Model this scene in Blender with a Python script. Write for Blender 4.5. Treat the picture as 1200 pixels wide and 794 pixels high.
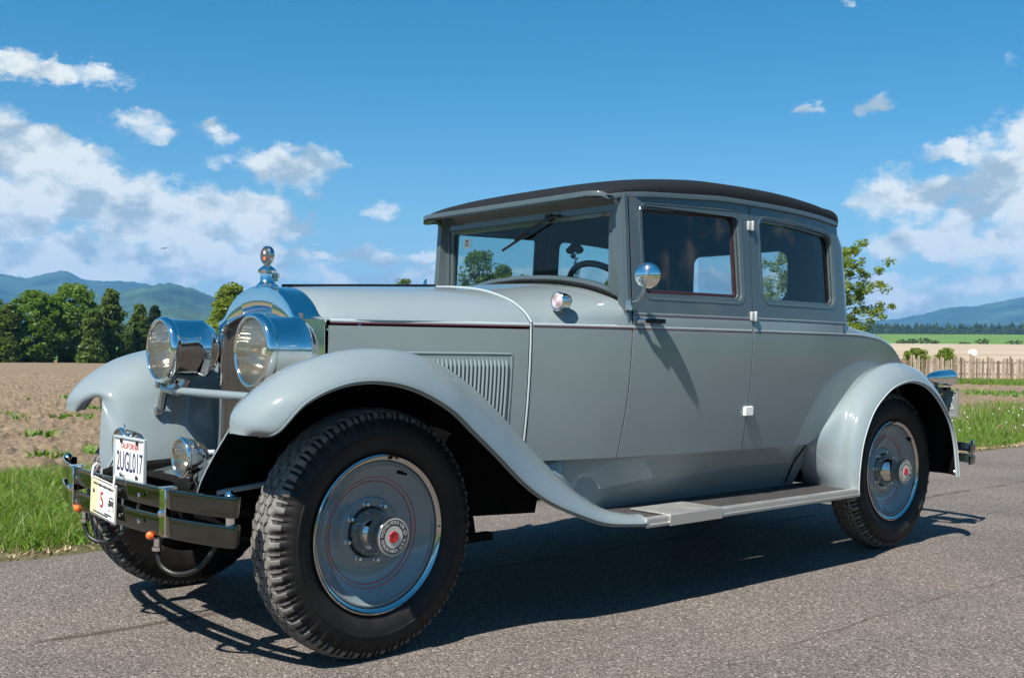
import bpy, bmesh, math, random
import numpy as np
from mathutils import Vector, Matrix
R_=math.radians
rng=np.random.default_rng(7); random.seed(7)
for o in list(bpy.data.objects): bpy.data.objects.remove(o)
S=bpy.context.scene; COL=S.collection
# ------------------------------------------------------------------ camera
CP=np.array([-2.06205698,-3.81064201,1.05475991]); YAW,PIT,ROL,FOC=.71539402,.01200745,.01133379,1247.2176
_d=np.array([math.sin(YAW)*math.cos(PIT),math.cos(YAW)*math.cos(PIT),math.sin(PIT)])
_r=np.cross(_d,[0,0,1]); _r/=np.linalg.norm(_r); _u=np.cross(_r,_d)
_R=_r*math.cos(ROL)+_u*math.sin(ROL); _U=-_r*math.sin(ROL)+_u*math.cos(ROL)
cd=bpy.data.cameras.new('camera'); cam=bpy.data.objects.new('camera',cd); COL.objects.link(cam)
cd.sensor_width=36; cd.lens=36*FOC/1200; cd.clip_start=.05; cd.clip_end=30000
m=Matrix.Identity(4)
for i in range(3): m[i][0]=_R[i]; m[i][1]=_U[i]; m[i][2]=-_d[i]; m[i][3]=CP[i]
cam.matrix_world=m; S.camera=cam
def pdir(x,y): return _d+_R*(x-600)/FOC-_U*(y-397)/FOC
def pazel(x,y):
    q=pdir(x,y); return math.atan2(q[0],q[1]), math.atan2(q[2],math.hypot(q[0],q[1]))
# ------------------------------------------------------------------ exposure, sun, world
S.view_settings.view_transform='Standard'; S.view_settings.look='None'; S.view_settings.gamma=1
S.view_settings.use_curve_mapping=False
S.view_settings.exposure=0.95
SUN_DIR=Vector((-.72,-.20,1.0)).normalized()         # towards the sun
sl=bpy.data.lights.new('sun','SUN'); sl.energy=5.0; sl.angle=R_(.53); sl.color=(1,.955,.88)
so=bpy.data.objects.new('sun',sl); COL.objects.link(so); so.rotation_euler=SUN_DIR.to_track_quat('Z','Y').to_euler()
W=bpy.data.worlds.new('World'); S.world=W; W.use_nodes=True
def make_world():
    nt=W.node_tree; N=nt.nodes; L=nt.links; N.clear()
    out=N.new('ShaderNodeOutputWorld'); bg=N.new('ShaderNodeBackground'); L.new(bg.outputs[0],out.inputs[0])
    bg.inputs[1].default_value=.0505
    sky=N.new('ShaderNodeTexSky'); sky.sky_type='NISHITA'; sky.sun_disc=False
    sky.sun_elevation=math.asin(SUN_DIR.z); sky.sun_rotation=math.atan2(SUN_DIR.x,SUN_DIR.y)
    sky.altitude=500; sky.air_density=1.0; sky.dust_density=.4; sky.ozone_density=2.5
    hs=N.new('ShaderNodeHueSaturation'); hs.inputs['Hue'].default_value=.486; hs.inputs['Saturation'].default_value=1.42; hs.inputs['Value'].default_value=1.25
    L.new(sky.outputs[0],hs.inputs['Color'])
    tc=N.new('ShaderNodeTexCoord'); sp=N.new('ShaderNodeSeparateXYZ'); L.new(tc.outputs['Generated'],sp.inputs[0])
    def M(op,a,b=None,c=None,clamp=False):
        n=N.new('ShaderNodeMath'); n.operation=op; n.use_clamp=clamp
        for i,v in enumerate((a,b,c)):
            if v is None: continue
            if isinstance(v,(int,float)): n.inputs[i].default_value=v
            else: L.new(v,n.inputs[i])
        return n.outputs[0]
    az=M('ARCTAN2',sp.outputs[0],sp.outputs[1]); el=M('ARCSINE',sp.outputs[2])
    # clouds: pixel-free angular blobs (azimuth, elevation, radii) broken up by noise
    blobs=[(25,175,62,44),(85,225,95,52),(150,240,75,42),(160,150,42,17),(190,270,100,32),(5,270,70,60),(60,305,150,30),(270,245,80,26),(350,262,52,17),
           (342,203,52,28),(240,154,40,19),(255,190,26,12),(75,88,62,15),(18,78,26,20),(440,246,36,15),(200,305,170,26),(475,315,38,10),(420,300,120,10),
           (1070,232,78,34),(1140,245,60,40),(1195,215,50,55),(1112,175,44,12),(1022,120,20,9),(940,128,15,7),(1184,72,20,12),(1092,322,34,9),(1060,352,50,16),(1150,338,60,12),(1190,280,50,34),(1100,285,70,20),(985,3,12,6),(1300,150,90,40),(1400,260,160,60),(-120,200,110,70),(-250,280,160,50),(700,330,400,14)]
    cmb=N.new('ShaderNodeCombineXYZ'); L.new(az,cmb.inputs[0]); L.new(M('MULTIPLY',el,1.5),cmb.inputs[1])
    def noise(scale,det,rough,off=(0,0,0),dist=0):
        mp=N.new('ShaderNodeMapping'); mp.inputs['Location'].default_value=off; L.new(cmb.outputs[0],mp.inputs[0])
        n=N.new('ShaderNodeTexNoise'); n.inputs['Scale'].default_value=scale; n.inputs['Detail'].default_value=det; n.inputs['Roughness'].default_value=rough
        n.inputs['Distortion'].default_value=dist; L.new(mp.outputs[0],n.inputs['Vector']); return n.outputs['Fac']
    wa=noise(16,8,.68,(4,4,4)); wb=noise(16,8,.68,(8,1,6)); wc=noise(70,6,.7,(1,7,2)); wd_=noise(70,6,.7,(6,3,9))
    azw=M('ADD',az,M('ADD',M('MULTIPLY',M('SUBTRACT',wa,.5),.052),M('MULTIPLY',M('SUBTRACT',wc,.5),.022)))
    elw=M('ADD',el,M('ADD',M('MULTIPLY',M('SUBTRACT',wb,.5),.040),M('MULTIPLY',M('SUBTRACT',wd_,.5),.018)))
    dens=None
    for (x,y,rx,ry) in blobs:
        a,e=pazel(x,y)
        dx=M('MULTIPLY',M('SUBTRACT',azw,a),FOC/rx/1.15); dy=M('MULTIPLY',M('SUBTRACT',elw,e),FOC/ry/1.15)
        pk=1.75 if rx>55 else (1.25 if rx>45 else .62); q=M('SUBTRACT',pk,M('MULTIPLY',M('ADD',M('MULTIPLY',dx,dx),M('MULTIPLY',dy,dy)),max(1.0,pk)))
        dens=q if dens is None else M('SMOOTH_MAX',dens,q,.35)
    dens=M('MAXIMUM',dens,-2.2)
    # generic cumulus away from the photographed part of the sky (low band all round)
    band=M('SUBTRACT',.25,M('MULTIPLY',M('ABSOLUTE',M('SUBTRACT',el,.17)),5.0))
    far=M('SUBTRACT',M('ABSOLUTE',M('SUBTRACT',az,.72)),.75)
    gen=M('MINIMUM',M('SUBTRACT',M('ADD',band,M('MULTIPLY',M('SUBTRACT',noise(2.2,2,.5,(3,1,7)),.5),3.5)),.35),M('MULTIPLY',far,5.0))
    dens=M('MAXIMUM',dens,gen)
    wv=N.new('ShaderNodeCombineXYZ'); L.new(azw,wv.inputs[0]); L.new(M('MULTIPLY',elw,1.35),wv.inputs[1])
    def vor(sc,off=(0,0,0)):
        mp=N.new('ShaderNodeMapping'); mp.inputs['Location'].default_value=off; L.new(wv.outputs[0],mp.inputs[0])
        v=N.new('ShaderNodeTexVoronoi'); v.voronoi_dimensions='2D'; v.feature='SMOOTH_F1'; v.inputs['Smoothness'].default_value=.55; v.inputs['Scale'].default_value=sc; L.new(mp.outputs[0],v.inputs['Vector']); return v.outputs['Distance']
    va=vor(15); vb=vor(38); vsh=M('ADD',M('MULTIPLY',vor(15,(.008,-.012,0)),.75),M('MULTIPLY',vor(38,(.003,-.005,0)),.5))
    n1=noise(7,10,.60,dist=.35); n2=noise(24,8,.62,(2,5,1))
    nn=M('ADD',M('MULTIPLY',M('SUBTRACT',n1,.5),4.2),M('MULTIPLY',M('SUBTRACT',n2,.5),3.2))
    nn=M('ADD',nn,M('ADD',M('MULTIPLY',M('SUBTRACT',.42,va),1.7),M('MULTIPLY',M('SUBTRACT',.42,vb),1.0)))
    d=M('ADD',dens,nn)
    mr=N.new('ShaderNodeMapRange'); mr.interpolation_type='SMOOTHSTEP'; mr.inputs['From Min'].default_value=.0; mr.inputs['From Max'].default_value=1.25; L.new(d,mr.inputs['Value'])
    n1b=noise(7,10,.60,(.012,-.03,0),.35); n2b=noise(24,6,.62,(2.006,4.985,1))
    rel=M('ADD',M('MULTIPLY',M('SUBTRACT',n1b,n1),5.5),M('MULTIPLY',M('SUBTRACT',n2b,n2),2.0))
    light=M('ADD',M('ADD',M('ADD',.66,M('MULTIPLY',M('SUBTRACT',.47,vsh),2.1)),M('MULTIPLY',rel,.6)),M('MULTIPLY',M('SUBTRACT',noise(5,5,.5,(9,2,4)),.5),.9),clamp=True)
    cr=N.new('ShaderNodeValToRGB'); L.new(light,cr.inputs[0])
    e=cr.color_ramp.elements; e[0].position=.1; e[0].color=(4.9,5.9,6.2,1); e[1].position=.78; e[1].color=(10.4,10.6,9.9,1)
    mx=N.new('ShaderNodeMix'); mx.data_type='RGBA'; L.new(M('MULTIPLY',mr.outputs[0],.97),mx.inputs[0]); 
    # thin veil low over the horizon
    veil=N.new('ShaderNodeMix'); veil.data_type='RGBA'; L.new(hs.outputs[0],veil.inputs[6]); veil.inputs[7].default_value=(3.7,5.2,6.0,1)
    vf=M('MULTIPLY',M('POWER',M('SUBTRACT',1.0,M('MULTIPLY',el,3.2,clamp=True)),3.2),M('ADD',.25,M('MULTIPLY',n1,.7)),clamp=True)
    L.new(vf,veil.inputs[0])
    L.new(veil.outputs[2],mx.inputs[6]); L.new(cr.outputs[0],mx.inputs[7]); L.new(mx.outputs[2],bg.inputs[0])
make_world()
S.render.engine='CYCLES'
# ------------------------------------------------------------------ helpers
def link(o,parent=None):
    COL.objects.link(o)
    if parent is not None: o.parent=parent
    return o
def tag(o,label=None,cat=None,group=None,kind=None):
    if label: o['label']=label
    if cat: o['category']=cat
    if group: o['group']=group
    if kind: o['kind']=kind
    return o
def empty(name,loc=(0,0,0),label=None,cat=None,group=None):
    o=bpy.data.objects.new(name,None); o.location=loc; o.empty_display_size=.2; link(o); tag(o,label,cat,group); return o
class MB:
    def __init__(s): s.v=[]; s.f=[]; s.m=[]; s.n=0
    def add(s,v,f,mi=0):
        v=np.asarray(v,float).reshape(-1,3); s.v.append(v)
        for q in f: s.f.append(tuple(int(i)+s.n for i in q))
        s.m+= [mi]*len(f); s.n+=len(v); return s
    def grid(s,P,cu=False,cv=False,mi=0,flip=False):
        P=np.asarray(P,float); a,b=P.shape[:2]; f=[]
        for i in range(a if cu else a-1):
            i2=(i+1)%a
            for j in range(b if cv else b-1):
                j2=(j+1)%b; q=(i*b+j,i2*b+j,i2*b+j2,i*b+j2); f.append(q[::-1] if flip else q)
        return s.add(P.reshape(-1,3),f,mi)
    def box(s,c,sz,rot=None,mi=0):
        c=np.array(c,float); h=np.array(sz,float)/2
        v=np.array([[x,y,z] for x in(-1,1) for y in(-1,1) for z in(-1,1)])*h
        if rot is not None: v=v@np.array(rot).T
        return s.add(v+c,[(0,1,3,2),(4,6,7,5),(0,4,5,1),(2,3,7,6),(0,2,6,4),(1,5,7,3)],mi)
    def tube(s,path,r,n=12,cap=True,mi=0,closed=False,up=(0,0,1),sx=1,sy=1):
        P=np.asarray(path,float); k=len(P); r=np.broadcast_to(np.asarray(r,float),(k,)); rings=[]
        T=np.gradient(P,axis=0) if not closed else np.roll(P,-1,0)-np.roll(P,1,0)
        T/=np.linalg.norm(T,axis=1)[:,None]+1e-12
        u=np.array(up,float)
        if abs(T[0]@u)>.9: u=np.array([1.,0,0]) if abs(T[0][0])<.9 else np.array([0,1.,0])
        for i in range(k):
            a=np.cross(T[i],u); a/=np.linalg.norm(a)+1e-12; b=np.cross(a,T[i])
            if i==0 or True: u=b
            t=np.linspace(0,2*np.pi,n,endpoint=False)
            rings.append(P[i]+r[i]*(sx*np.cos(t)[:,None]*a+sy*np.sin(t)[:,None]*b))
        s.grid(rings,cu=closed,cv=True,mi=mi)
        if cap and not closed:
            b0=s.n-k*n; s.f.append(tuple(b0+i for i in range(n))); s.f.append(tuple(b0+(k-1)*n+i for i in range(n))[::-1]); s.m+=[mi,mi]
        return s
    def lathe(s,prof,o=(0,0,0),ax=(0,-1,0),n=64,mi=0,close=False,a0=0,a1=2*math.pi,caps=False):
        # prof: (radius, distance along axis)
        o=np.array(o,float); ax=np.array(ax,float); ax/=np.linalg.norm(ax)
        h=np.array([0,0,1.]) if abs(ax[2])<.9 else np.array([1.,0,0])
        a=np.cross(ax,h); a/=np.linalg.norm(a); b=np.cross(ax,a)
        full=abs(a1-a0-2*math.pi)<1e-6
        t=np.linspace(a0,a1,n,endpoint=not full)
        P=[[o+ax*d+r*(math.cos(q)*a+math.sin(q)*b) for q in t] for r,d in prof]
        s.grid(P,cu=close,cv=full,mi=mi,flip=True)
        if caps:
            k=len(prof); b0=s.n-k*n
            s.f.append(tuple(b0+i for i in range(n))); s.f.append(tuple(b0+(k-1)*n+i for i in range(n))[::-1]); s.m+=[mi,mi]
        return s
    def mirror(s):
        q=MB(); 
        for v in s.v: q.v.append(v*np.array([1,-1,1]))
        q.f=[f[::-1] for f in s.f]; q.m=list(s.m); q.n=s.n; return q
    def join(s,o):
        for f in o.f: s.f.append(tuple(i+s.n for i in f))
        s.v+=o.v; s.m+=o.m; s.n+=o.n; return s
    def split(s):
        par=list(range(s.n))
        def find(i):
            while par[i]!=i: par[i]=par[par[i]]; i=par[i]
            return i
        for f in s.f:
            r0=find(f[0])
            for i in f[1:]: par[find(i)]=r0
        V=np.concatenate(s.v); groups={}
        for f,m_ in zip(s.f,s.m): groups.setdefault(find(f[0]),[]).append((f,m_))
        out=[]
        for g in groups.values():
            idx=sorted({i for f,_ in g for i in f}); mp={i:k for k,i in enumerate(idx)}; q=MB(); q.v=[V[idx]]; q.n=len(idx); q.f=[tuple(mp[i] for i in f) for f,_ in g]; q.m=[m_ for _,m_ in g]; out.append(q)
        return out
    def builds(s,*a,**k): return [q.build(*a,**k) for q in s.split()]
    def build(s,name,mat,parent=None,smooth=True,solid=0,off=-1,bev=0,mo=0,auto=40,sub=0,loc=None):
        me=bpy.data.meshes.new(name); V=np.concatenate(s.v)
        if loc is not None: V=V-np.array(loc)
        me.from_pydata(V.tolist(),[],s.f)
        mats=mat if isinstance(mat,(list,tuple)) else [mat]
        for q in mats: me.materials.append(q)
        me.polygons.foreach_set('material_index',s.m)
        me.polygons.foreach_set('use_smooth',[smooth]*len(s.f)); me.update()
        if smooth and auto:
            try: me.set_sharp_from_angle(angle=R_(auto))
            except Exception: pass
        o=bpy.data.objects.new(name,me); link(o)
        if loc is not None: o.location=loc
        if parent is not None:
            o.parent=parent
            o.matrix_parent_inverse=PINV.get(parent.name,Matrix.Identity(4))
        if sub:
            md=o.modifiers.new('sub','SUBSURF'); md.levels=sub; md.render_levels=sub
        if solid:
            md=o.modifiers.new('solid','SOLIDIFY'); md.thickness=solid; md.offset=off; md.material_offset=mo; es=o.modifiers.new('es','EDGE_SPLIT'); es.split_angle=R_(55)
        if bev:
            md=o.modifiers.new('bev','BEVEL'); md.width=bev; md.segments=2; md.limit_method='ANGLE'
        return o
PINV={}
def cr(xs,ys,x):
    xs=np.asarray(xs,float); ys=np.asarray(ys,float); d=np.diff(ys)/np.diff(xs); mm=np.zeros(len(xs)); mm[0]=d[0]; mm[-1]=d[-1]
    for i in range(1,len(xs)-1): mm[i]=0 if d[i-1]*d[i]<=0 else 2*d[i-1]*d[i]/(d[i-1]+d[i])
    x=np.clip(x,xs[0],xs[-1]); i=np.clip(np.searchsorted(xs,x)-1,0,len(xs)-2); h=xs[i+1]-xs[i]; t=(x-xs[i])/h
    return (2*t**3-3*t**2+1)*ys[i]+(t**3-2*t**2+t)*h*mm[i]+(-2*t**3+3*t**2)*ys[i+1]+(t**3-t**2)*h*mm[i+1]
def cat(P,t):
    # Catmull-Rom through points P (n,3) at parameter t in [0,n-1]
    P=np.asarray(P,float); n=len(P); i=min(int(t),n-2); u=t-i
    p0=P[i-1] if i>0 else 2*P[0]-P[1]; p1=P[i]; p2=P[i+1]; p3=P[i+2] if i+2<n else 2*P[-1]-P[-2]
    return .5*((2*p1)+(-p0+p2)*u+(2*p0-5*p1+4*p2-p3)*u*u+(-p0+3*p1-3*p2+p3)*u**3)
def crv(P,k=6):
    n=len(P); return np.array([cat(P,t) for t in np.linspace(0,n-1,(n-1)*k+1)])
# ---- value noise in numpy
_perm=rng.random((256,256))
def vn(x,y):
    xi=np.floor(x).astype(int); yi=np.floor(y).astype(int); fx=x-xi; fy=y-yi; fx=fx*fx*(3-2*fx); fy=fy*fy*(3-2*fy)
    g=lambda a,b:_perm[a%256,b%256]
    return (g(xi,yi)*(1-fx)+g(xi+1,yi)*fx)*(1-fy)+(g(xi,yi+1)*(1-fx)+g(xi+1,yi+1)*fx)*fy
def fbm(x,y,o=4,r=.5):
    s=0;a=1;t=0
    for k in range(o): s=s+a*vn(x*2**k+17.3*k,y*2**k+9.1*k); t+=a; a*=r
    return s/t
def text_mb(txt,size,o,right,up,mb=None,mi=0,depth=.0015,wscale=1,align='CENTER'):
    c=bpy.data.curves.new('t','FONT'); c.body=txt; c.size=size; c.align_x=align; c.align_y='CENTER'; c.extrude=depth; c.resolution_u=3
    ob=bpy.data.objects.new('t',c); COL.objects.link(ob); bpy.context.view_layer.update()
    dg=bpy.context.evaluated_depsgraph_get(); me=bpy.data.meshes.new_from_object(ob.evaluated_get(dg))
    v=np.array([x.co[:] for x in me.vertices]); f=[tuple(p.vertices) for p in me.polygons]
    bpy.data.objects.remove(ob); bpy.data.curves.remove(c); bpy.data.meshes.remove(me)
    right=np.array(right,float); up=np.array(up,float); nn=np.cross(right,up); o=np.array(o,float)
    V=o+v[:,0:1]*wscale*right+v[:,1:2]*up+v[:,2:3]*nn
    mb=mb or MB(); mb.add(V,f,mi); return mb
# ------------------------------------------------------------------ materials
def mat(name): 
    m=bpy.data.materials.new(name); m.use_nodes=True; nt=m.node_tree; b=nt.nodes['Principled BSDF']; return m,nt,b
def nd(nt,t,**k):
    n=nt.nodes.new(t)
    for a,v in k.items():
        if a in n.inputs.keys(): n.inputs[a].default_value=v
        else: setattr(n,a,v)
    return n
def noise_node(nt,scale,det=4,rough=.55,coord='Object',dist=0):
    tc=nt.nodes.new('ShaderNodeTexCoord'); n=nt.nodes.new('ShaderNodeTexNoise'); n.inputs['Scale'].default_value=scale; n.inputs['Detail'].default_value=det
    n.inputs['Roughness'].default_value=rough; n.inputs['Distortion'].default_value=dist; nt.links.new(tc.outputs[coord],n.inputs['Vector']); return n
def ramp(nt,src,stops):
    r=nt.nodes.new('ShaderNodeValToRGB'); e=r.color_ramp.elements
    while len(e)<len(stops): e.new(.5)
    for i,(p,c) in enumerate(stops): e[i].position=p; e[i].color=(*c,1) if len(c)==3 else c
    nt.links.new(src,r.inputs[0]); return r
def bump(nt,b,src,strength,dist):
    n=nt.nodes.new('ShaderNodeBump'); n.inputs['Strength'].default_value=strength; n.inputs['Distance'].default_value=dist; nt.links.new(src,n.inputs['Height']); nt.links.new(n.outputs[0],b.inputs['Normal']); return n
def simple(name,col,rough=.5,metal=0,coat=0,spec=.5,var=0,vscale=20,rvar=0,bmp=0,bscale=200,bdist=.002):
    m,nt,b=mat(name); b.inputs['Base Color'].default_value=(*col,1); b.inputs['Roughness'].default_value=rough; b.inputs['Metallic'].default_value=metal
    b.inputs['Coat Weight'].default_value=coat; b.inputs['Coat Roughness'].default_value=.04; b.inputs['Specular IOR Level'].default_value=spec
    if var:
        n=noise_node(nt,vscale,6,.6); a=tuple(c*(1-var) for c in col); c2=tuple(min(1,c*(1+var)) for c in col)
        r=ramp(nt,n.outputs['Fac'],[(.3,a),(.7,c2)]); nt.links.new(r.outputs[0],b.inputs['Base Color'])
    if rvar:
        n=noise_node(nt,vscale*.7,5,.6); mr=nd(nt,'ShaderNodeMapRange'); mr.inputs['From Min'].default_value=.3; mr.inputs['From Max'].default_value=.7
        mr.inputs['To Min'].default_value=max(.02,rough-rvar); mr.inputs['To Max'].default_value=rough+rvar; nt.links.new(n.outputs['Fac'],mr.inputs['Value']); nt.links.new(mr.outputs[0],b.inputs['Roughness'])
    if bmp:
        n=noise_node(nt,bscale,4,.6); bump(nt,b,n.outputs['Fac'],bmp,bdist)
    return m
M={}
def paint(name,col):
    m,nt,b=mat(name)
    n=noise_node(nt,3.5,5,.6); r=ramp(nt,n.outputs['Fac'],[(.3,tuple(c*.955 for c in col)),(.7,tuple(c*1.04 for c in col))]); nt.links.new(r.outputs[0],b.inputs['Base Color'])
    b.inputs['Roughness'].default_value=.55; b.inputs['Coat Weight'].default_value=1; b.inputs['Coat IOR'].default_value=1.65; b.inputs['Specular IOR Level'].default_value=.15
    n2=noise_node(nt,9,6,.65); mr=nd(nt,'ShaderNodeMapRange'); mr.inputs['To Min'].default_value=.025; mr.inputs['To Max'].default_value=.085; nt.links.new(n2.outputs['Fac'],mr.inputs['Value']); nt.links.new(mr.outputs[0],b.inputs['Coat Roughness'])
    n3=noise_node(nt,5,2,.5); bump(nt,b,n3.outputs['Fac'],.12,.006)
    return m
M['paint']=paint('grey_paint',(.190,.230,.240)); M['upper']=paint('dark_grey_paint',(.058,.076,.080))
M['trim']=simple('light_trim_and_highlight',(.40,.46,.47),.3,coat=.5)  # real light trim, and a painted highlight for belt moulding and hood bead
M['bumper']=simple('chrome_bars_dark_reflection',(.125,.13,.115),.10,1,rvar=.06,vscale=9)  # chrome bars; dark base colour stands in for dark ground mirrored in them
M['hinge']=simple('pale_hinge_paint',(.36,.38,.38),.35)
M['chrome']=simple('chrome',(.84,.82,.79),.045,1,rvar=.02,vscale=30)
M['chrome_worn']=simple('worn_chrome',(.55,.54,.51),.09,1,rvar=.06,vscale=14)
M['steel']=simple('brushed_steel',(.60,.58,.54),.38,.75,rvar=.1)
M['black']=simple('black_metal',(.012,.012,.013),.35,spec=.4)
M['under']=simple('underside_black',(.006,.006,.006),.9,var=.4,spec=.1)
M['rubber_black']=simple('black_hose_rubber',(.012,.012,.012),.45)
M['interior']=simple('dark_interior_cloth',(.022,.020,.021),.9,var=.2)
M['leather']=simple('dark_leather',(.02,.018,.018),.38,bmp=.3,bscale=60)
M['maroon']=simple('maroon_window_trim',(.035,.010,.012),.5)
M['bakelite']=simple('dark_wheel_plastic',(.035,.028,.024),.3)
M['red']=simple('red_enamel',(.42,.018,.022),.3,coat=.4)
M['stripe']=simple('maroon_pinstripe',(.13,.022,.032),.4)
M['plate_white']=simple('plate_white',(.80,.80,.77),.4,var=.05); M['plate_blue']=simple('plate_blue',(.015,.025,.10),.4)
M['plate_back']=simple('bare_plate_back',(.20,.23,.21),.5,.2); M['emboss']=simple('embossed_edge',(.42,.45,.43),.4,.2)
M['paper']=simple('paper_white',(.74,.73,.66),.7); M['paper_yellow']=simple('paper_yellow',(.68,.63,.34),.7); M['ink']=simple('grey_ink',(.06,.06,.07),.6)
M['silver_face']=simple('silver_enamel',(.62,.60,.55),.35,.3)
M['amber']=simple('amber_lens',(.85,.14,.01),.12,coat=1)
M['screw']=simple('dark_screw',(.04,.03,.025),.5,.6)
M['topping']=simple('black_roof_fabric',(.009,.010,.012),.75,spec=.18,var=.25,vscale=90,bmp=.9,bscale=420,bdist=.003)
M['mat_rubber']=simple('ribbed_step_rubber',(.035,.031,.029),.75,var=.35,vscale=25,bmp=.4)
M['petal']=simple('dark_flower',(.06,.008,.012),.7); M['stem']=simple('dark_stem',(.02,.04,.015),.7)
def tyre_mat():
    m,nt,b=mat('tyre_rubber'); n=noise_node(nt,14,7,.65); r=ramp(nt,n.outputs['Fac'],[(.3,(.009,.0085,.008)),(.75,(.022,.019,.017))])
    nt.links.new(r.outputs[0],b.inputs['Base Color']); b.inputs['Roughness'].default_value=.6; b.inputs['Specular IOR Level'].default_value=.3; n2=noise_node(nt,220,3,.6); bump(nt,b,n2.outputs['Fac'],.25,.002); return m
M['tyre']=tyre_mat()
M['tread']=simple('dusty_tread_rubber',(.165,.155,.14),.9,spec=.2,var=.35,vscale=35)
def glass(name,tint,ior=1.5,rough=0,base=.0,bmp=None):
    m=bpy.data.materials.new(name); m.use_nodes=True; nt=m.node_tree; N=nt.nodes; N.clear(); o=N.new('ShaderNodeOutputMaterial')
    t=N.new('ShaderNodeBsdfTransparent'); t.inputs[0].default_value=(*tint,1); g=N.new('ShaderNodeBsdfGlossy'); g.inputs['Roughness'].default_value=rough
    lw=N.new('ShaderNodeLayerWeight'); lw.inputs[0].default_value=.5; pw=N.new('ShaderNodeMath'); pw.operation='POWER'; pw.inputs[1].default_value=5; nt.links.new(lw.outputs['Facing'],pw.inputs[0]); f=N.new('ShaderNodeMath'); f.operation='MULTIPLY_ADD'; f.inputs[1].default_value=.93; f.inputs[2].default_value=.045; nt.links.new(pw.outputs[0],f.inputs[0]); x=N.new('ShaderNodeMixShader'); a=N.new('ShaderNodeMath'); a.operation='ADD'; a.inputs[1].default_value=base; a.use_clamp=True
    nt.links.new(f.outputs[0],a.inputs[0]); nt.links.new(a.outputs[0],x.inputs[0]); nt.links.new(t.outputs[0],x.inputs[1]); nt.links.new(g.outputs[0],x.inputs[2]); nt.links.new(x.outputs[0],o.inputs[0])
    if bmp:
        n=noise_node(nt,bmp[0],3); bb=N.new('ShaderNodeBump'); bb.inputs['Strength'].default_value=bmp[1]; bb.inputs['Distance'].default_value=.004; nt.links.new(n.outputs['Fac'],bb.inputs['Height']); nt.links.new(bb.outputs[0],g.inputs['Normal'])
    return m
M['glass']=glass('window_glass',(.76,.82,.82),1.55,0,.03); M['shield']=glass('windshield_glass',(.60,.80,.80),1.5,0,.01)
def lens_mat():
    m=bpy.data.materials.new('fluted_lens_glass'); m.use_nodes=True; nt=m.node_tree; N=nt.nodes; N.clear(); o=N.new('ShaderNodeOutputMaterial')
    t=N.new('ShaderNodeBsdfTransparent'); t.inputs[0].default_value=(.80,.77,.70,1); g=N.new('ShaderNodeBsdfGlossy'); g.inputs['Roughness'].default_value=.08; g.inputs['Color'].default_value=(.9,.88,.84,1)
    d=N.new('ShaderNodeBsdfDiffuse'); d.inputs[0].default_value=(.5,.46,.40,1)
    tc=N.new('ShaderNodeTexCoord'); w=N.new('ShaderNodeTexWave'); w.wave_type='BANDS'; w.bands_direction='Y'; w.inputs['Scale'].default_value=22; w.inputs['Distortion'].default_value=.4; nt.links.new(tc.outputs['Object'],w.inputs[0])
    bb=N.new('ShaderNodeBump'); bb.inputs['Strength'].default_value=.35; bb.inputs['Distance'].default_value=.004; nt.links.new(w.outputs['Fac'],bb.inputs['Height']); nt.links.new(bb.outputs[0],g.inputs['Normal'])
    x=N.new('ShaderNodeMixShader'); x.inputs[0].default_value=.20; nt.links.new(t.outputs[0],x.inputs[1]); nt.links.new(g.outputs[0],x.inputs[2])
    y=N.new('ShaderNodeMixShader'); y.inputs[0].default_value=.05; nt.links.new(x.outputs[0],y.inputs[1]); nt.links.new(d.outputs[0],y.inputs[2]); nt.links.new(y.outputs[0],o.inputs[0]); return m
M['lens']=lens_mat()
def reflector_mat():
    m,nt,b=mat('lamp_reflector'); b.inputs['Metallic'].default_value=1; b.inputs['Base Color'].default_value=(.78,.74,.66,1); b.inputs['Roughness'].default_value=.16
    tc=nt.nodes.new('ShaderNodeTexCoord'); w=nt.nodes.new('ShaderNodeTexWave'); w.wave_type='RINGS'; w.rings_direction='X'; w.inputs['Scale'].default_value=9; nt.links.new(tc.outputs['Object'],w.inputs[0]); bump(nt,b,w.outputs['Fac'],.25,.01); return m
M['reflector']=reflector_mat(); M['flute']=glass('lens_flute_glass',(.85,.82,.76),1.5,.05,.35)
def core_mat():
    m,nt,b=mat('radiator_core'); tc=nt.nodes.new('ShaderNodeTexCoord'); mp=nt.nodes.new('ShaderNodeMapping'); mp.inputs['Scale'].default_value=(1,1.0,1.0); nt.links.new(tc.outputs['Object'],mp.inputs[0])
    v=nt.nodes.new('ShaderNodeTexVoronoi'); v.inputs['Scale'].default_value=105; v.inputs['Randomness'].default_value=.12; nt.links.new(mp.outputs[0],v.inputs['Vector'])
    r=ramp(nt,v.outputs['Distance'],[(.25,(.004,.004,.004)),(.65,(.06,.05,.043))]); nt.links.new(r.outputs[0],b.inputs['Base Color']); b.inputs['Roughness'].default_value=.45; b.inputs['Metallic'].default_value=.3
    bump(nt,b,v.outputs['Distance'],.8,.004); return m
M['core']=core_mat()
# ================================================================== THE CAR
car=empty('vintage_car',(1.7,0,0),'grey 1920s coupe with black roof and big chrome headlamps parked on the road','car')
PINV[car.name]=Matrix.Translation((-1.7,0,0))
WX=[0,.8,1.3,1.7,2.1,2.5,3.0,3.4,3.8,4.1]; WY=[.335,.632,.74,.775,.79,.785,.745,.69,.6,.5]
def w(x,z):
    b=cr(WX,WY,x); b=b-.05*((1.16-z)/.55)**2 if z<1.16 else b-.08*(z-1.16)
    return b
def side(pts,off=0): return np.array([(x,-(w(x,z)+off),z) for x,z in pts])
def both(mb,*a,**k):
    l=mb.build(*a,**k); return l,mb.mirror().build(*a,**k)
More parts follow.
